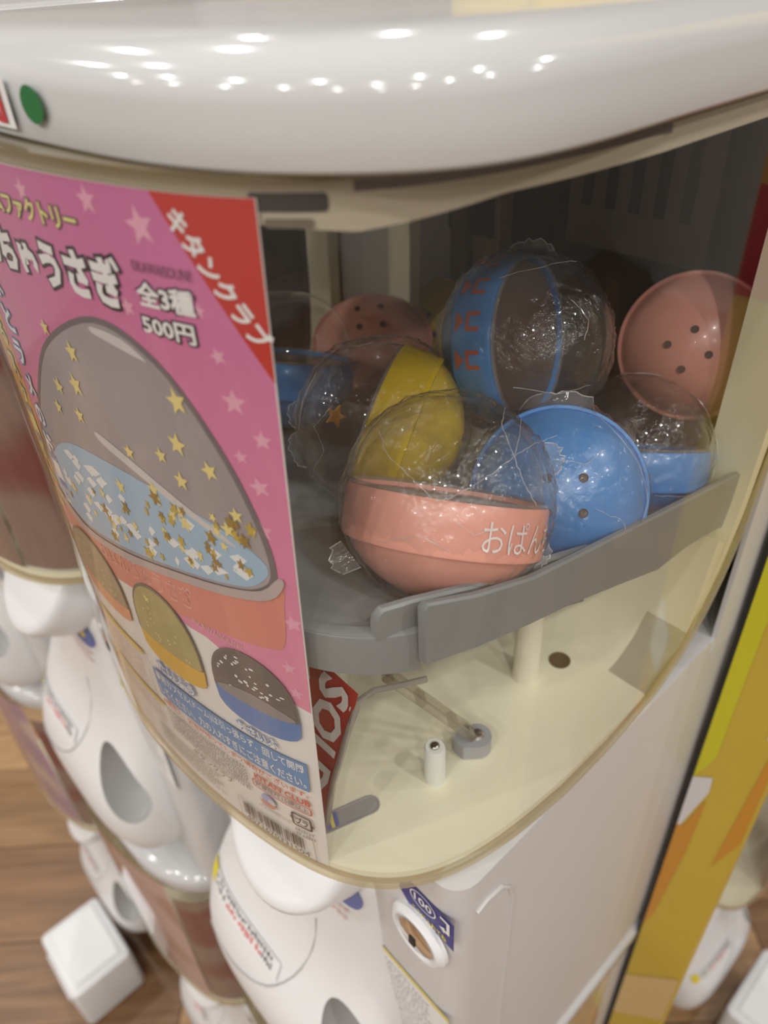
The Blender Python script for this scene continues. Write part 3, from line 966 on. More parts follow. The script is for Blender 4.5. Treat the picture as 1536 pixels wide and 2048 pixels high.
# card stock with thickness
base = wrap_mesh('card', poly2([(LEFT, -283), (edge(-283), -283), (edge(-36), -36), (LEFT, -36)]), lambda s, z: on_front(s, z, 0) - PB, 4)
bo = link('card', base, LILAC, poster)
md = bo.modifiers.new('thickness', 'SOLIDIFY'); md.thickness = .0004; md.offset = -1
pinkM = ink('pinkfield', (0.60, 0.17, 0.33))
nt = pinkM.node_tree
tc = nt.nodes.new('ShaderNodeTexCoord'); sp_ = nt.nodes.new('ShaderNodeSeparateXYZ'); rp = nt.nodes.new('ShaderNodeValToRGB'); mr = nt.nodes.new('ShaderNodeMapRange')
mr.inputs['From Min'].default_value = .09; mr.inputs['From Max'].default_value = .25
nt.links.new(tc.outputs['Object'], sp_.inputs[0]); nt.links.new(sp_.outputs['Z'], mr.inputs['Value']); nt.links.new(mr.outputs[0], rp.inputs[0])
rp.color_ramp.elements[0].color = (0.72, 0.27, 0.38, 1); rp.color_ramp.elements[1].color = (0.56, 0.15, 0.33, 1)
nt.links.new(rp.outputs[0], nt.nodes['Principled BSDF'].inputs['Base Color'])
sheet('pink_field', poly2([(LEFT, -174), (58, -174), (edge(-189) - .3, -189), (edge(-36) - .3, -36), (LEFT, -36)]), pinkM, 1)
# faint stars on the pink
fs = []
for s, z, r, a in ((73, -43.5, 4.5, 10), (90, -81, 3.6, 0), (93, -104, 3.2, 15), (91.5, -118, 3.5, 5), (92, -170, 3.0, 8), (93, -181, 3.0, -6), (62, -63, 2.6, 12), (57, -40, 3.5, 4), (88, -70, 2.4, 20), (96, -90, 2.8, 0), (30, -41, 3, 3), (85, -60, 2, 0), (2, -45, 3, 0), (-15, -55, 3, 9), (96, -150, 3.4, 9), (89, -96, 2.2, 9)):
    fs.append(star2(s, z, r, a))
sheet('pale_stars', join2(fs), ink('palepink', (0.74, 0.36, 0.47)), 2)
# orange side strip
sheet('orange_strip', poly2([(LEFT, -160), (-25, -160), (-17, -60), (LEFT, -60)]), ink('orange', (0.68, 0.33, 0.08)), 2)
# red corner
sheet('red_corner', poly2([(77.8, -36), (103.0, -36), (edge(-74) - .2, -74.5)]), ink('red', (0.50, 0.035, 0.025)), 2)
# --- big dome picture
dome = smooth2([(-27, -151), (-22, -128), (-4, -102), (16, -82), (46, -68.5), (68, -75), (83, -94), (91.5, -116), (93.6, -133), (88, -140.5), (76, -144.5), (50, -150), (18, -157), (-10, -160)], 5)
baseP = smooth2([(-28, -151), (0, -150), (40, -142), (80, -137), (94.2, -134), (94.0, -146), (92.0, -160), (86, -164), (60, -168), (20, -174), (-10, -179), (-27, -178)], 4)
bs = sheet('dome_base_print', baseP, ink('salmon', (0.64, 0.24, 0.19)), 3)
dm = sheet('dome_print', dome, ink('domegrey', (0.33, 0.30, 0.31), noise_amt=.35, noise_scale=18), 4)
c0 = np.array((38, -118)); inner = ((dome[0] - c0) * .965 + c0, dome[1])
n_ = len(dome[0])
rim = (np.vstack([dome[0], inner[0]]), [(i, (i + 1) % n_, n_ + (i + 1) % n_, n_ + i) for i in range(n_)])
sheet('dome_rim_print', rim, ink('rimgrey', (0.16, 0.14, 0.15)), 5, dm)
# glittering blue and white floor of the dome
fl = smooth2([(-24, -150), (-14, -132), (5, -120), (30, -117), (55, -118), (78, -122), (91, -130), (86, -138.5), (75, -142.5), (50, -147.5), (18, -154), (-8, -157)], 4)
sheet('dome_floor_print', fl, ink('paleblue', (0.33, 0.48, 0.62)), 6, dm)
pt = []
for k in range(60):
    s, z = random.uniform(-18, 86), random.uniform(-152, -121)
    lo_ = np.interp(s, [-24, 18, 75, 90], [-154, -151, -140, -134]); hi_ = np.interp(s, [-24, 5, 55, 90], [-147, -123, -121, -131])
    if lo_ < z < hi_:
        pt.append(poly2([(s - 4 * random.random() - 1, z), (s + random.uniform(-1, 1), z - 2.2), (s + 3.5 * random.random() + 1, z + .6), (s, z + 2.0)]))
sheet('dome_glints', join2(pt), ink('foil', (0.74, 0.76, 0.75)), 7, dm)
gold = [[], [], []]
for s, z, r, a in ((71.8, -84.8, 3.2, 12), (68, -98, 3.0, -8), (30, -82, 2.8, 10), (26, -93, 3.2, 14), (14, -97, 2.6, -10), (22, -104, 2.4, 6), (66, -110, 2.6, 0), (78, -103, 2.6, 20), (84, -115, 2.2, 8), (60, -104, 2.2, 10), (45, -108, 2.2, 0), (8, -106, 2.4, 0), (18, -78, 2.2, 8), (80, -121, 2.4, 12), (34, -124, 2.6, 9), (52, -118, 2.4, 4)):
    gold[0].append(star2(s, z, r * 1.25, a, .9))
for k in range(190):
    s = random.uniform(-15, 90)
    z = random.uniform(-155, -114)
    lo_ = np.interp(s, [-24, 18, 75, 91], [-155, -152, -141, -133])
    if z < lo_ or (s < 45 and random.random() < .35 + (45 - s) / 140):
        continue
    hi_ = np.interp(s, [-24, 40, 60, 90], [-145, -127, -116, -117])
    if z > hi_:
        continue
    gold[k % 3].append(star2(s, z, random.uniform(1.5, 3.2), random.uniform(0, 72), random.uniform(.5, 1)))
for k, c_ in enumerate(((0.74, 0.62, 0.25), (0.50, 0.36, 0.07), (0.30, 0.20, 0.05))):
    o = sheet('gold_star_print', join2(gold[k]), ink('gold%d' % k, c_, .3), 8 + k, dm)
    o['kind'] = 'stuff'
# shine along the dome edge
sheet('dome_shine', join2([smooth2([(44, -71.5), (56, -72), (64, -76), (60, -75.8), (50, -74.2), (44, -73.2)], 3), smooth2([(30, -107), (48, -112), (78, -124), (78, -126), (46, -115), (30, -110)], 3)]), ink('shine', (0.58, 0.55, 0.54)), 7, dm)
lip = smooth2([(-28, -151.5), (-8, -158.5), (18, -156), (50, -149), (76, -143.5), (88, -139.5), (94.2, -133), (95.5, -135.5), (90, -142.5), (76, -147), (50, -152.5), (18, -159.5), (-10, -162.5), (-28, -156)], 3)
sheet('dome_lip_print', lip, ink('lipgrey', (0.45, 0.38, 0.37)), 11, dm)
V1, F1 = text_box('おぱんちゅうさぎ', 0, 56, -166, -157, .03)
def shear_down(V, k, s0):
    V = V.copy(); V[:, 1] += k * (V[:, 0] - s0); return V
o1 = sheet('base_lettering', (shear_down(V1, .10, 30), F1), ink('lettpink', (0.74, 0.45, 0.40)), 4, bs)
V2, F2_ = text_box('おぱんちゅうさぎ', 0, 56, -166, -157, .006, ref=.03)
sheet('base_lettering', (shear_down(V2, .10, 30), F2_), ink('salmon', (0, 0, 0)), 5, bs)
sheet('base_lettering', text_box('©KAWAISOUNI!', 53, 75, -170.3, -167.6), ink('lettpink', (0, 0, 0)), 5, bs)
# --- lettering over the pink field
def outlined(name, body, box, fillc, linec, o_fill, o_line, layer, ang=0, cut=4, **k):
    V, F = text_box(body, *box, o_line, ref=o_fill, **k)
    c = (box[0], box[2])
    if ang: V = rot2(V, ang, c)
    a = sheet(name, (V, F), linec, layer, None, cut)
    V, F = text_box(body, *box, o_fill, ref=o_fill, **k)
    if ang: V = rot2(V, ang, c)
    sheet(name, (V, F), fillc, layer + 1, a, cut)
    return a
KUR, SHI = ink('black', (0.03, 0.025, 0.025)), ink('pure', (0.78, 0.77, 0.76))
outlined('title_lettering', 'ドームファクトリー', (2, 51, -48.2, -42.6), ink('paleyellow', (0.74, 0.68, 0.25)), ink('darkbrown', (0.10, 0.08, 0.05)), .03, .085, 5)
outlined('title_lettering', 'おぱんちゅうさぎ', (-30, 62.5, -64.6, -51.6), SHI, KUR, .05, .115, 5)
outlined('price_lettering', '全3種', (67, 84.3, -61.6, -55.6), SHI, KUR, .035, .11, 5)
outlined('price_lettering', '500円', (66.3, 82.8, -68.4, -63.6), SHI, KUR, .03, .11, 5)
sheet('copyright_lettering', text_box('©KAWAISOUNI!', 67.2, 85.2, -53.6, -51.0), ink('plum', (0.18, 0.06, 0.12)), 5)
V, F = text_box('キタンクラブ', 0, 31.5, -2.6, 2.6, .035)
V = rot2(V, math.radians(-56), (0, 0)) + np.array((82.6, -39.6))
V[:, 0] += .6
sheet('maker_lettering', (V, F), SHI, 4)
# vertical lettering down the left
for txt, s0, c1, c2, z0 in (('水とラメのドーム', -9, SHI, ink('blueline', (0.10, 0.20, 0.42)), -67), ('ゆれるスターボトル', -22, ink('paleyellow', (0, 0, 0)), ink('greyblue', (0.22, 0.25, 0.30)), -64)):
    for k, ch in enumerate(txt):
        z = z0 - 11.5 * k
        s = s0 - k * 1.3
        outlined('side_lettering', ch, (s - 3.2, s + 3.2, z - 8.5, z), c1, c2, .03, .09, 6, cut=3)
# --- three little domes along the bottom
def mini(s0, s1, zt, zr, zb, dome_c, base_c, lab):
    c = (s0 + s1) / 2; hw = (s1 - s0) / 2
    bp = [(s0, zr + .5)] + [(c + hw * math.cos(a), zr - 1.5 - (zr - zb - 1.5) * abs(math.sin(a)) ** .5) for a in np.linspace(math.pi, 2 * math.pi, 13)] + [(s1, zr + .5)]
    b = sheet('mini_base_print', poly2(bp), base_c, 12)
    dp = [(c + hw * math.cos(a), zr + (zt - zr) * math.sin(a) ** .8) for a in np.linspace(math.pi, 0, 20)] + [(c + hw * math.cos(a), zr + 2.6 * math.sin(a)) for a in np.linspace(0, -math.pi, 12)][1:-1]
    sheet('mini_dome_print', poly2(dp), KUR if 0 else ink('minirim', (0.15, 0.14, 0.12)), 13, b)
    dq = (np.array(dp) - (c, zr)) * .955 + (c, zr)
    d = sheet('mini_dome_print', poly2(list(dq)), dome_c, 14, b)
    return b
m1 = mini(-33, 9, -165, -190, -201, ink('mini1', (0.32, 0.27, 0.19), noise_amt=.4, noise_scale=60), ink('minisalmon', (0.68, 0.30, 0.18)), '')
m2 = mini(15, 52, -165, -194, -208, ink('mini2', (0.38, 0.34, 0.15), noise_amt=.3, noise_scale=60), ink('miniyellow', (0.66, 0.40, 0.06)), '')
m3 = mini(57, 93, -171, -195, -209, ink('mini3', (0.14, 0.125, 0.12), noise_amt=.3, noise_scale=60), ink('miniblue', (0.10, 0.21, 0.46)), '')
snow = []
for k in range(46):
    s, z = random.uniform(60, 90), random.uniform(-196, -173)
    if ((s - 75) / 16) ** 2 + ((z + 195) / 22) ** 2 < 1:
        snow.append(ell2(s, z, random.uniform(.4, 1.0), random.uniform(.3, .7), 10))
sheet('snow_print', join2(snow), SHI, 15, m3)
sheet('snow_band_print', smooth2([(59, -194), (75, -190), (91, -194), (86, -197), (64, -197)], 3), ink('snowgrey', (0.26, 0.24, 0.24)), 16, m3)
sheet('sparkle_print', join2([star2(28, -173, 2.2, 5)] + [star2(random.uniform(20, 46), random.uniform(-194, -176), .8, random.random() * 60) for k in range(18)]), ink('gold0', (0, 0, 0)), 15, m2)
sheet('sparkle_print', join2([star2(random.uniform(-26, 2), random.uniform(-190, -172), .9, random.random() * 60) for k in range(26)]), ink('gold0', (0, 0, 0)), 15, m1)
SBL = ink('captionblue', (0.10, 0.25, 0.52))
outlined('caption_lettering', 'おさいふ', (64, 82, -215.0, -210.0), SHI, SBL, .02, .10, 17)
outlined('caption_lettering', 'たいふう', (20, 42, -214.4, -208.6), SHI, SBL, .02, .10, 17)
# --- blue notice bar and small print
bar = sheet('blue_bar', poly2([(13.5, -217), (92.6, -217), (92.0, -233.4), (13.5, -233.4)]), ink('barblue', (0.10, 0.26, 0.50)), 15)
sheet('bar_lettering', join2([text_box('専用カプセル(ドーム)は引っ張らず、回して開閉', 15, 91, -223.7, -218.2, .012), text_box('してください。力の入れすぎにご注意ください。', 15, 91, -231.6, -226.0, .012)]), SHI, 16, bar)
REDI = ink('inkred', (0.58, 0.09, 0.05))
sheet('warning_lettering', text_box('※構造上、気泡が残ってしまう場合がございます。', 14, 91, -238.0, -234.6, .012), REDI, 15)
GRI = ink('inkgrey', (0.20, 0.185, 0.17))
rowsP = []
for k in range(9):
    z = -240.2 - k * 1.75
    rowsP += scribble(14, 62, z - 1.3, z, 1.35, .2)
sheet('fine_print', join2(rowsP), GRI, 15, cut=6)
rowsP = []
for k in range(7):
    z = -262 - k * 2.0
    rowsP += scribble(0, 44 - 3 * (k % 3), z - 1.3, z, 1.5, .18)
sheet('fine_print', join2(rowsP), GRI, 15, cut=6)
sheet('maker_lettering', text_box('キタンクラブ', 27, 51, -260.4, -256.6, .02), GRI, 15)
sheet('maker_lettering', text_box('KITAN CLUB', 66, 91, -243.2, -240.0, .035), REDI, 15)
o_, i_ = rrect2(64, 91.2, -249.4, -244.2, 1.4), rrect2(64.6, 90.6, -248.8, -244.8, 1.0)
n_ = len(o_[0])
sheet('age_frame', (np.vstack([o_[0], i_[0]]), [(i, (i + 1) % n_, n_ + (i + 1) % n_, n_ + i) for i in range(n_)]), REDI, 15)
sheet('age_lettering', text_box('対象年齢15歳以上', 65.4, 89.8, -248.2, -245.2, .02), GRI, 15)
# round mark, recycling mark
lg = sheet('round_mark', join2([ell2(70.6, -253.8, 3.4, 2.9, 24)]), ink('markblue', (0.36, 0.40, 0.60)), 15)
sheet('round_mark_lower', poly2([(70 + 4 * math.cos(a), -256.2 + 3.0 * math.sin(a)) for a in np.linspace(math.pi, 2 * math.pi, 14)] + [(74, -256), (72, -254.6), (70.5, -255.8), (68.5, -254.8)][:1]), ink('markred', (0.62, 0.28, 0.22)), 16, lg)
sheet('round_mark_eye', join2([ell2(72.3, -254.2, 1.9, 1.7, 18)]), ink('markgrey', (0.60, 0.60, 0.60)), 17, lg)
sheet('mark_lettering', join2(scribble(64, 80, -262.5, -260.6, 1.6, .18)), ink('faint', (0.55, 0.52, 0.48)), 15)
def frame2(x0, x1, y0, y1, r, t):
    a, b = rrect2(x0, x1, y0, y1, r), rrect2(x0 + t, x1 - t, y0 + t, y1 - t, max(.2, r - t))
    n = len(a[0])
    return np.vstack([a[0], b[0]]), [(i, (i + 1) % n, n + (i + 1) % n, n + i) for i in range(n)]
rc = sheet('recycling_mark', join2([frame2(81.2, 90.2, -260.6, -252.0, 1.6, .9), poly2([(80.2, -255.2), (82.4, -255.2), (81.2, -257.2)]), poly2([(89.0, -257.4), (91.2, -257.4), (90.1, -255.4)])]), KUR, 15)
sheet('mark_lettering', text_box('プラ', 83.2, 88.4, -258.4, -254.2, .03), KUR, 16, rc)
sheet('mark_lettering', join2(scribble(82, 91, -264.2, -262.4, 1.2, .18) + scribble(82, 91, -267.0, -265.2, 1.2, .18)), GRI, 15)
# bar code and its number
bars = []
x = 54.0
bits = [1, 1, 2, 1, 3, 2, 1, 1, 2, 2, 1, 3, 1, 1, 2, 1, 1, 3, 2, 1, 2, 1, 1, 2, 3, 1, 1, 1, 2, 1, 2, 2, 1, 3, 1, 1, 2, 1, 1, 2, 1, 1, 3, 1, 2, 1, 1, 1, 2, 2, 1, 1]
unit = 31.0 / sum(bits)
for k, b_ in enumerate(bits):
    if k % 2 == 0:
        bars.append(rect2(x, x + b_ * unit, -276.6, -268.8))
    x += b_ * unit
sheet('bar_code', join2(bars), KUR, 15)
sheet('bar_code_number', text_box('4571670331504', 54.5, 86.5, -280.6, -277.4), KUR, 15)
sheet('bar_code_frame', frame2(51.5, 89.5, -282.2, -266.8, .3, .25), GRI, 15)
# yellow ruled notice at lower left
sheet('left_notice', join2([frame2(-32, 9, -240, -212, 1, .3)]), GRI, 15)
sheet('left_notice_rule', join2([rect2(-31, 8, -215.5, -212.5), rect2(-31, 12, -243.5, -240.8)]), ink('ruleyellow', (0.68, 0.55, 0.10)), 15)
rowsP = []
for k in range(8):
    z = -218 - k * 2.6
    rowsP += scribble(-30, 4, z - 1.4, z, 1.6, .18)
for k in range(5):
    z = -246 - k * 2.6
    rowsP += scribble(-30, 8, z - 1.4, z, 1.6, .18)
sheet('fine_print', join2(rowsP), ink('faintred', (0.60, 0.34, 0.28)), 15, cut=6)

# ================================================================== SOLD OUT card, lying on its side behind the poster
T_ = np.array((-.1335, .0985, -.1995)); B_ = np.array((-.1478, .0858, -.2790)); Lv = np.array((-.0700, -.0150, .034))
cb_ = B_.copy()
card = empty('sold_out_card', (cb_[0], cb_[1], cb_[2] + FL), 'red SOLD OUT card on its side behind the pink poster', 'card')
def on_card(a, b, lift=0.0):                # a: 0..1 from the right border leftward, b: 0..1 upward
    p = B_ + (T_ - B_) * b + Lv * a
    n = np.cross(Lv, T_ - B_); n /= np.linalg.norm(n)
    if np.dot(n, p) > 0: n = -n
    return p + n * lift - cb_
me = wrap_mesh('card', rect2(0, 1, 0, 1), lambda a, b: on_card(a, b))
o = link('card', me, mat('card_red', (0.38, 0.018, 0.012), .35), card)
md = o.modifiers.new('thickness', 'SOLIDIFY'); md.thickness = .0006
hgt = np.linalg.norm(T_ - B_); wid = np.linalg.norm(Lv)
for body, a0, a1 in (('SOLD', .035, .19), ('OUT', .25, .40)):
    V, F = text_box(body, 0, .76 if body == 'SOLD' else .56, 0, 1, .035)
    # reads downward, tops of the letters to the right
    G = np.stack([a1 - V[:, 1] * (a1 - a0), .97 - V[:, 0]], 1)
    link('lettering', wrap_mesh('lettering', (G, F), lambda a, b: on_card(a, b, .0012)), mat('card_letter', (0.70, 0.66, 0.62), .4), card)
sheetc = [ell2(.015, .90, .004, .016, 12)]
link('printed_tick', wrap_mesh('printed_tick', join2(sheetc), lambda a, b: on_card(a, b, .0012)), mat('card_letter', (0, 0, 0)), card)

# ================================================================== CAPSULES
def px(x, y, d, R=.0325):
    """centre of a capsule seen at frame position (x, y) with apparent width d"""
    return (CR * (x - 768) / 1500 - CU * (y - 1024) / 1500 + CF) * (2 * R * 1500 / d)
def capmat(name, col):
    return mat(name, col, .3, noise_amt=.03, noise_scale=60, sss=.0, coat=.15)
CM = {'pink': capmat('capsule_pink', (0.80, 0.37, 0.29)), 'blue': capmat('capsule_blue', (0.085, 0.28, 0.63)), 'yellow': capmat('capsule_yellow', (0.74, 0.52, 0.02))}
RB = .0325
SHELL = {}
def capsule_meshes():
    n = 56
    bowl = [(.0001, -.0322), (.006, -.0318), (.012, -.0300), (.0185, -.0268), (.0240, -.0228), (.0282, -.0180), (.0302, -.0145), (.0308, -.0135)]
    bi = [(r * .955, z + .0011) for r, z in bowl[::-1]]
    SHELL['bowl'] = MB().lathe(bowl + bi, n).shade('bowl', 40)
    band = [(.0310, -.0142), (.0321, -.0140), (.0325, -.0130), (.0326, -.004), (.0325, .0012), (.0319, .0022), (.0306, .0022), (.0303, -.0135), (.0310, -.0142)]
    SHELL['band'] = MB().lathe(band, n).shade('band', 40)
    dome = [(.0312, .0016), (.0315, .0030), (.0312, .0075), (.0298, .0135), (.0270, .0195), (.0228, .0250), (.0172, .0292), (.0105, .0319), (.0045, .0329), (.0001, .0331)]
    SHELL['dome'] = MB().lathe(dome, n).shade('dome', 60)
    rim = [(.0306, .0018), (.0316, .0018), (.0321, .0026), (.0316, .0034), (.0306, .0034), (.0306, .0018)]
    SHELL['dome_rim'] = MB().lathe(rim, n).shade('dome_rim', 60)
    SHELL['insert'] = MB().lathe([(.0001, .0008), (.0295, .0008), (.0302, .0002), (.0302, -.0012), (.0001, -.0012)], n).shade('insert', 40)
    SHELL['hole'] = MB().lathe([(.0001, .0002), (.0013, .0002), (.0016, .0004), (.0016, -.0004), (.0001, -.0004)], 14).me('vent_hole')
capsule_meshes()
HOLE = mat('vent_dark', (0.10, 0.07, 0.06), .6)
def capsule(label, c, axis, colour, film=True, flaps=(), ridges=(), seed=1, name='toy_capsule', holes=True):
    a = CR * axis[0] + CU * axis[1] + CF * axis[2]
    a = a / np.linalg.norm(a)
    fx = -CF - a * np.dot(-CF, a)
    if np.linalg.norm(fx) < .25:
        fx = CU - a * np.dot(CU, a)
    fx /= np.linalg.norm(fx)
    fy = np.cross(a, fx)
    low = c[2] - .0325
    root_ = empty(name, (c[0], c[1], low + FL), label, 'capsule', 'toy capsules in the window')
    off = np.array((0, 0, .0325))
    Mx = Matrix(((fx[0], fy[0], a[0], off[0]), (fx[1], fy[1], a[1], off[1]), (fx[2], fy[2], a[2], off[2]), (0, 0, 0, 1)))
    def put(nm, me, m_, parent=root_):
        me2 = me.copy()
        me2.transform(Mx)
        return link(nm, me2, m_, parent)
    bowl = put('bowl', SHELL['bowl'], CM[colour])
    band = put('band', SHELL['band'], CM[colour])
    dome = put('dome', SHELL['dome'], DOME)
    put('dome_rim', SHELL['dome_rim'], clear('dome_rim', (.85, .84, .82), 1.5, .06, haze=.15, hazecol=(.7, .68, .66)), dome)
    put('insert', SHELL['insert'], mat('insert_shade', (0.085, 0.07, 0.06), .25, noise_amt=.2, noise_scale=60))  # clear insert, its shaded look put into an opaque dark colour
    if holes:
        for k in range(4):
            q = math.radians(45 + 90 * k)
            rr_ = .0085
            h = SHELL['hole'].copy()
            h.transform(Matrix.Translation((rr_ * math.cos(q), rr_ * math.sin(q), -.0313)) @ Matrix.Rotation(math.pi, 4, 'X'))
            put('vent_hole', h, HOLE, bowl)
    if film:
        n, mrow = 150, 84
        V = []
        for i in range(mrow + 1):
            t = math.pi * i / mrow
            for k in range(n):
                p_ = 2 * math.pi * k / n
                d = Vector((math.sin(t) * math.cos(p_), math.sin(t) * math.sin(p_), -math.cos(t)))
                nz_ = noise.noise(d * 2.2 + Vector((seed, 0, 0))) * .0013 + abs(noise.noise(d * 5.0 + Vector((0, seed, 0)))) * .0014 + abs(noise.noise(d * 10 + Vector((0, 0, seed)))) * .0011 + abs(noise.noise(d * 19 + Vector((seed, 0, seed)))) * .0007 + noise.noise(d * 34 + Vector((seed, seed, 0))) * .00022
                V.append(d * (.0338 + nz_))
        F = []
        for i in range(mrow):
            for k in range(n):
                F.append((i * n + k, i * n + (k + 1) % n, (i + 1) * n + (k + 1) % n, (i + 1) * n + k))
        me = fix(mesh('shrink_film', V, F, True))
        fo = put('shrink_film', me, FILM)
        def sph(r, u, rad=.0349):
            q = max(0.02, 1 - r * r - u * u)
            return (CR * r + CU * u - CF * math.sqrt(q)) * rad + off
        for line in ridges:
            P_ = []
            for (r0, u0), (r1, u1) in zip(line[:-1], line[1:]):
                for t in np.linspace(0, 1, 7)[:-1]:
                    P_.append(sph(r0 + (r1 - r0) * t + random.uniform(-.008, .008), u0 + (u1 - u0) * t + random.uniform(-.008, .008)))
            P_.append(sph(*line[-1]))
            rad = [.00006 + .00010 * random.random() for _ in P_]
            link('film_crease', MB().tube(P_, rad, 5).me('film_crease'), FILMEDGE, fo)
        for fl_ in flaps:
            # torn fin of film: from edge point a to edge point b, standing out by len
            (r0, u0), (r1, u1), ln = fl_
            N = 14
            Vf = []
            for i in range(N + 1):
                t = i / N
                r_, u_ = r0 + (r1 - r0) * t, u0 + (u1 - u0) * t
                b0 = sph(r_, u_, .0342)
                o_ = CR * r_ + CU * u_
                o_ = o_ / (np.linalg.norm(o_) + 1e-9)
                e_ = ln * math.sin(math.pi * min(1, t * 1.02)) ** .5 * (.75 + .5 * random.random())
                Vf.append(b0)
                Vf.append(b0 + o_ * e_ * .55 + CF * random.uniform(-.0012, .0012))
                Vf.append(b0 + o_ * e_ + CF * random.uniform(-.0015, .0015))
            Ff = []
            for i in range(N):
                for k in range(2):
                    a_ = i * 3 + k
                    Ff.append((a_, a_ + 1, a_ + 4, a_ + 3))
            me = mesh('film_fin', Vf, Ff, True)
            link('film_fin', me, clear('film_fin', (.94, .94, .94), 1.4, .1, haze=.10, bump=.5, bump_scale=120), fo)
            link('film_crease', MB().tube([Vf[i * 3 + 2] for i in range(N + 1)], .00025, 5).me('film_crease'), FILMEDGE, fo)
    return root_, band, Mx

PINKC = px(893, 1000, 405)
r_, band_, Mx_ = capsule('pink capsule with clear dome in crinkled film, frontmost on the grey tray', PINKC, (.135, .98, -.10), 'pink', seed=3,
    flaps=[((-.98, -.38), (-.80, -.62), .0075), ((.88, .52), (.97, .22), .0045), ((.70, -.72), (.93, -.40), .003)],
    ridges=[[(.48, .34), (.70, .47), (.86, .53), (.98, .58)], [(.48, .34), (.25, .17), (-.05, .0), (-.18, -.02)], [(.48, .34), (.56, .12), (.68, -.06)], [(-.62, .58), (-.55, .36), (-.35, .16), (-.2, .0)], [(.48, .34), (.40, .62), (.48, .80)], [(.48, .34), (.62, .70)], [(-.05, -.42), (-.3, -.30), (-.62, -.36), (-.86, -.34)], [(.0, -.2), (.15, -.3), (.3, -.24)]])
# white outline lettering on the pink band
def on_band(a_mm, z_mm, lift):
    r = .0326 + lift
    t = a_mm / 1000 / .0326
    return np.array(Mx_ @ Vector((r * math.cos(t), r * math.sin(t), z_mm / 1000)))
V, F = text_box('おぱんちゅうさぎ', 9, 78, -11.5, -1.6, -.004)
link('band_lettering', wrap_mesh('band_lettering', (V, F), lambda a, z: on_band(a, z, .0003), 1.5), mat('capsule_letter', (0.86, 0.80, 0.78), .4), band_)
capsule('blue capsule with its perforated bowl turned to the viewer, right of the front pink one', px(1108, 985, 340), (.10, .06, .99), 'blue', seed=9,
    flaps=[((-.42, .90), (.42, .90), .0055)], ridges=[[(.35, .75), (.7, .3), (.85, -.1), (.7, -.55)], [(-.2, .3), (.1, .25), (.3, .4)], [(.2, -.2), (.5, -.3), (.6, -.5)]])
rb_, bb_, Mb_ = capsule('blue capsule lying on its side with clear dome toward the viewer, upper middle', px(1048, 680, 330), (.80, -.12, -.58), 'blue', seed=5,
    flaps=[((-.2, .97), (.35, .93), .003)], ridges=[[(-.4, .45), (.0, .55), (.45, .7)], [(-.25, -.65), (.2, -.72), (.6, -.6)], [(.3, .2), (.5, .0), (.45, -.2)]])
# red arrow figures on the blue band
marks = []
for a in (-26, -12, 2, 16):
    marks += [poly2([(a - 4, -12.2), (a + 4, -12.2), (a, -8.6)]), rect2(a - 3.6, a - 2.0, -7.8, -2.2), rect2(a + 2.0, a + 3.6, -7.8, -2.2), rect2(a - 2.0, a + 2.0, -7.8, -6.4)]
link('band_print', wrap_mesh('band_print', join2(marks), lambda a, z: np.array(Mb_ @ Vector((.03275 * math.cos(a / 32.6), .03275 * math.sin(a / 32.6), z / 1000))), 1.5), mat('arrow_red', (0.50, 0.12, 0.08), .4), bb_)
ry_, by_, My_ = capsule('yellow capsule on its side, clear dome facing the pink poster', px(765, 850, 330), (-.92, .36, .06), 'yellow', seed=12,
    flaps=[((-.97, -.10), (-.85, -.50), .004), ((-.95, .25), (-.99, -.05), .003)], ridges=[[(-.7, .5), (-.85, .2), (-.9, -.1)], [(-.5, .1), (-.7, -.1), (-.6, -.35), (-.75, -.55)], [(-.3, .75), (-.1, .8)]])
stp = [np.array(p) for p in star2(0, 0, .0045)[0]]
sv = [Vector((.006 + p[0] * .6, p[1] - .004, .018 + p[0] * .8)) for p in stp] + [Vector((.0075 + p[0] * .6, p[1] - .004, .017 + p[0] * .8)) for p in stp]
sf = [tuple(range(10)), tuple(range(10, 20))[::-1]] + [(i, (i + 1) % 10, 10 + (i + 1) % 10, 10 + i) for i in range(10)]
me = fix(mesh('loose_star', sv, sf)); me.transform(My_)
link('loose_star', me, mat('star_orange', (0.70, 0.30, 0.02), .35), ry_, label='small orange star floating in the dome')
capsule('upright clear-domed capsule with blue bowl, far right behind the blue one', px(1262, 905, 295), (.03, .98, -.15), 'blue', seed=21, ridges=[[(.62, .75), (.9, .35), (.93, -.2), (.85, -.55)], [(.85, -.5), (.3, -.58), (.0, -.56)], [(-.2, .95), (.3, .92)]])
capsule('pink capsule with four vent holes, top right against the ivory column', px(1392, 690, 285), (.46, .25, .85), 'pink', seed=31, film=False)
capsule('blue capsule with clear dome, half hidden behind the poster edge', px(575, 722, 268), (.08, .93, -.30), 'blue', film=False, seed=41)
capsule('pink capsule at the back, its bowl showing above the yellow one', px(748, 712, 236), (.05, -.45, .85), 'pink', film=False, seed=51)
capsule('yellow capsule at the back, behind the pink bowl', px(880, 668, 205), (.4, .1, .9), 'yellow', film=False, seed=61)

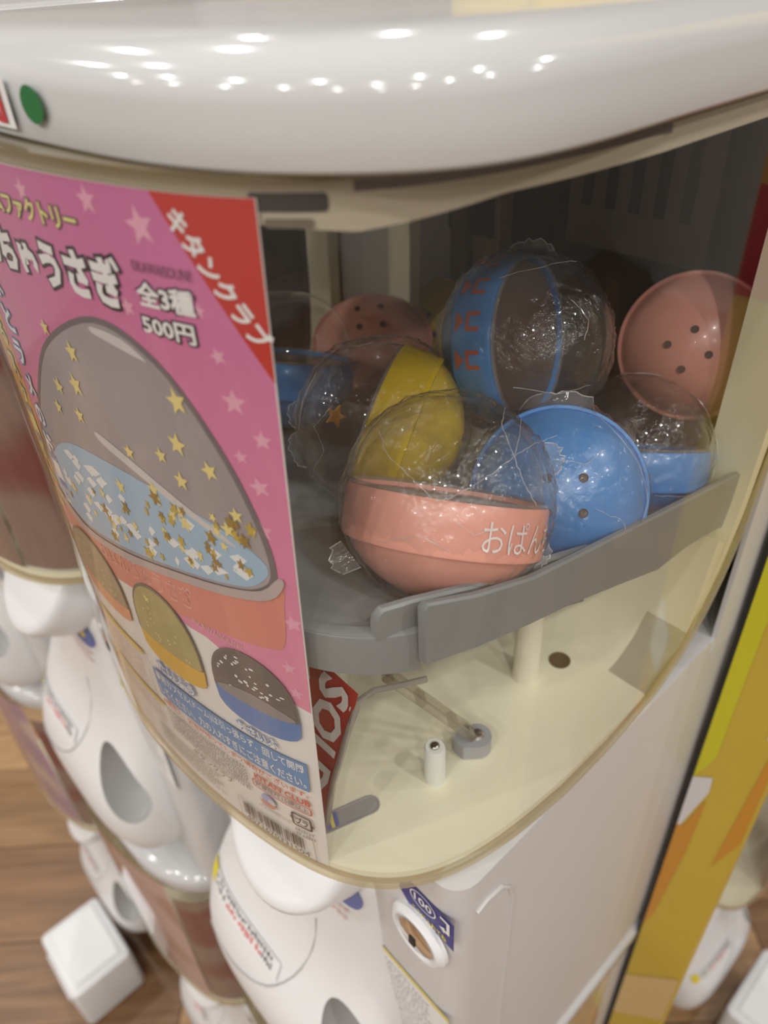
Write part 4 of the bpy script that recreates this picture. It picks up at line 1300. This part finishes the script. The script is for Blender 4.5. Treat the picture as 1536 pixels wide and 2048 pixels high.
# ================================================================== YELLOW BOARD beside the machine
bx0, bx1, by0, by1 = -.0885, -.0480, .320, .334
bz0, bz1 = 0.0, FL + .22
board = empty('printed_board', ((bx0 + bx1) / 2, .327, 0), 'tall narrow yellow printed board standing beside the white side of the machine', 'board')
bc = np.array(((bx0 + bx1) / 2, .327, 0))
def bpart(name, x0, x1, y0, y1, z0, z1, m_):
    return link(name, MB().box(x0 - bc[0], x1 - bc[0], y0 - bc[1], y1 - bc[1], z0, z1).me(name), m_, board)
YEL = mat('board_yellow', (0.62, 0.44, 0.05), .42, noise_amt=.08, noise_scale=7)
bpart('panel', bx0 + .0015, bx1, by0, by1, bz0, bz1, YEL)
bpart('gap_shade', bx0 - .0012, bx0 + .0015, by0 - .0006, by1, bz0, bz1, BLACK)  # black strip stands in for the shade in the gap beside the machine
def bprint(name, P, m_, d=.0004):
    me = wrap_mesh(name, poly2(P), lambda x, z: np.array((x - bc[0], by0 - d - bc[1], z + FL)))
    return link(name, me, m_, board)
ORA = mat('board_orange', (0.62, 0.28, 0.03), .42)
LIM = mat('board_lime', (0.62, 0.58, 0.02), .42)
BWH = mat('board_white', (0.72, 0.70, 0.70), .42)
RED = mat('board_red', (0.52, 0.02, 0.03), .42)
xl, xr = bx0 + .0016, bx1 - .0005
bprint('lime_print', [(xl, -.245), (xl + .010, -.245), (xl + .009, -.40), (xl, -.43)], LIM)
bprint('white_print', [(xl, -.428), (xl + .011, -.418), (xl + .012, -.432), (xl + .002, -.482), (xl, -.482)], BWH, .0006)
bprint('orange_print', [(xl, -.48), (xl + .004, -.48), (xl + .012, -.44), (xl + .011, -.50), (xl + .005, -.60), (xl, -.63)], ORA, .0005)
bprint('white_print', [(xr - .010, -.330), (xr, -.300), (xr, -.345), (xr - .008, -.362)], BWH, .0006)
bprint('orange_print', [(xr - .003, -.36), (xr, -.34), (xr, -.46), (xr - .010, -.50)], ORA, .0005)
bprint('pale_print', [(xl, -.72), (xr, -.66), (xr, -.74), (xl, -.80)], mat('board_pale', (0.70, 0.50, 0.22), .42), .0005)
bprint('orange_print', [(xl, -.84), (xr, -.76), (xr, -.85), (xl, -1.0)], ORA, .0005)
bprint('red_print', [(xl, -.125), (xr, -.125), (xr, -.080), (xl, -.088)], RED, .0005)
bprint('orange_print', [(xl, -.088), (xr, -.080), (xr, -.045), (xl + .01, -.055)], ORA, .0005)
for k in range(3):
    bprint('white_print', [(xl + .006 + .012 * k, -.075), (xl + .010 + .012 * k, -.075), (xl + .012 + .012 * k, -.02), (xl + .008 + .012 * k, -.02)], BWH, .0007)

# ================================================================== white chute boxes at the feet of the lower machines
def chute(c, rz, label):
    e = empty('chute_box', (c[0], c[1], 0), label, 'box', 'white chute boxes on the floor')
    mb = MB()
    w2, d2_, h = .062, .048, .100
    rings = []
    for z, i in ((0.0, .004), (.004, .0), (h - .012, .0), (h - .004, .002), (h, .008)):
        rr2 = []
        r = .010
        for cx, cy, a0 in ((w2 - r, d2_ - r, 0), (-w2 + r, d2_ - r, 90), (-w2 + r, -d2_ + r, 180), (w2 - r, -d2_ + r, 270)):
            for k in range(5):
                a = math.radians(a0 + 22.5 * k)
                rr2.append((cx + (r - i) * math.cos(a) - math.copysign(0, cx), cy + (r - i) * math.sin(a), z))
        rings.append(rr2)
    mb.loft(rings)
    link('box_shell', mb.shade('box_shell', 40), WHITE2, e)
    lidm = MB().loft([[(x, y, h - .0005) for x, y in ((-w2 + .012, -d2_ + .012), (w2 - .012, -d2_ + .012), (w2 - .012, d2_ - .012), (-w2 + .012, d2_ - .012))], [(x, y, h + .003) for x, y in ((-w2 + .014, -d2_ + .014), (w2 - .014, -d2_ + .014), (w2 - .014, d2_ - .014), (-w2 + .014, d2_ - .014))]])
    link('lid', lidm.me('lid'), WHITE2, e)
    link('grip_edge', MB().tube([(-w2 + .02, -d2_ - .0005, h - .03), (w2 - .02, -d2_ - .0005, h - .03)], .003, 8).me('grip_edge'), WHITE2, e)
    e.rotation_euler.z = rz
chute((-.735, -.026, 0), 0.0, 'white chute box on the oak floor, at lower left of the machines')
chute((.022, .655, 0), math.pi / 2, 'white chute box beyond the yellow board, at the far right')

# ================================================================== clear display box lying on top of the machine
dx0, dx1, dy0, dy1, dz0 = -.322, -.150, .190, .345, FL - .0098
db = empty('display_box', ((dx0 + dx1) / 2, (dy0 + dy1) / 2, dz0), 'clear display box with a yellow card lying on the machine cap', 'display box')
def dpart(name, x0, x1, y0, y1, z0, z1, m_):
    cx, cy = (dx0 + dx1) / 2, (dy0 + dy1) / 2
    return link(name, MB().box(x0 - cx, x1 - cx, y0 - cy, y1 - cy, z0, z1).me(name), m_, db)
dpart('card_floor', dx0 + .004, dx1 - .004, dy0 + .004, dy1 - .004, .0015, .0030, mat('card_buff', (0.66, 0.52, 0.28), .5, noise_amt=.35, noise_scale=22))
CB = clear('box_clear', (.95, .95, .95), 1.45, .05, haze=.05)
dpart('front_pane', dx0, dx1, dy0, dy0 + .002, .0002, .045, CB)
dpart('side_pane', dx1 - .002, dx1, dy0, dy1, .0002, .045, CB)
dpart('side_pane', dx0, dx0 + .002, dy0, dy1, .0002, .045, CB)
dpart('back_pane', dx0, dx1, dy1 - .002, dy1, .0002, .045, mat('back_yellow', (0.72, 0.58, 0.16), .45, noise_amt=.3, noise_scale=18))
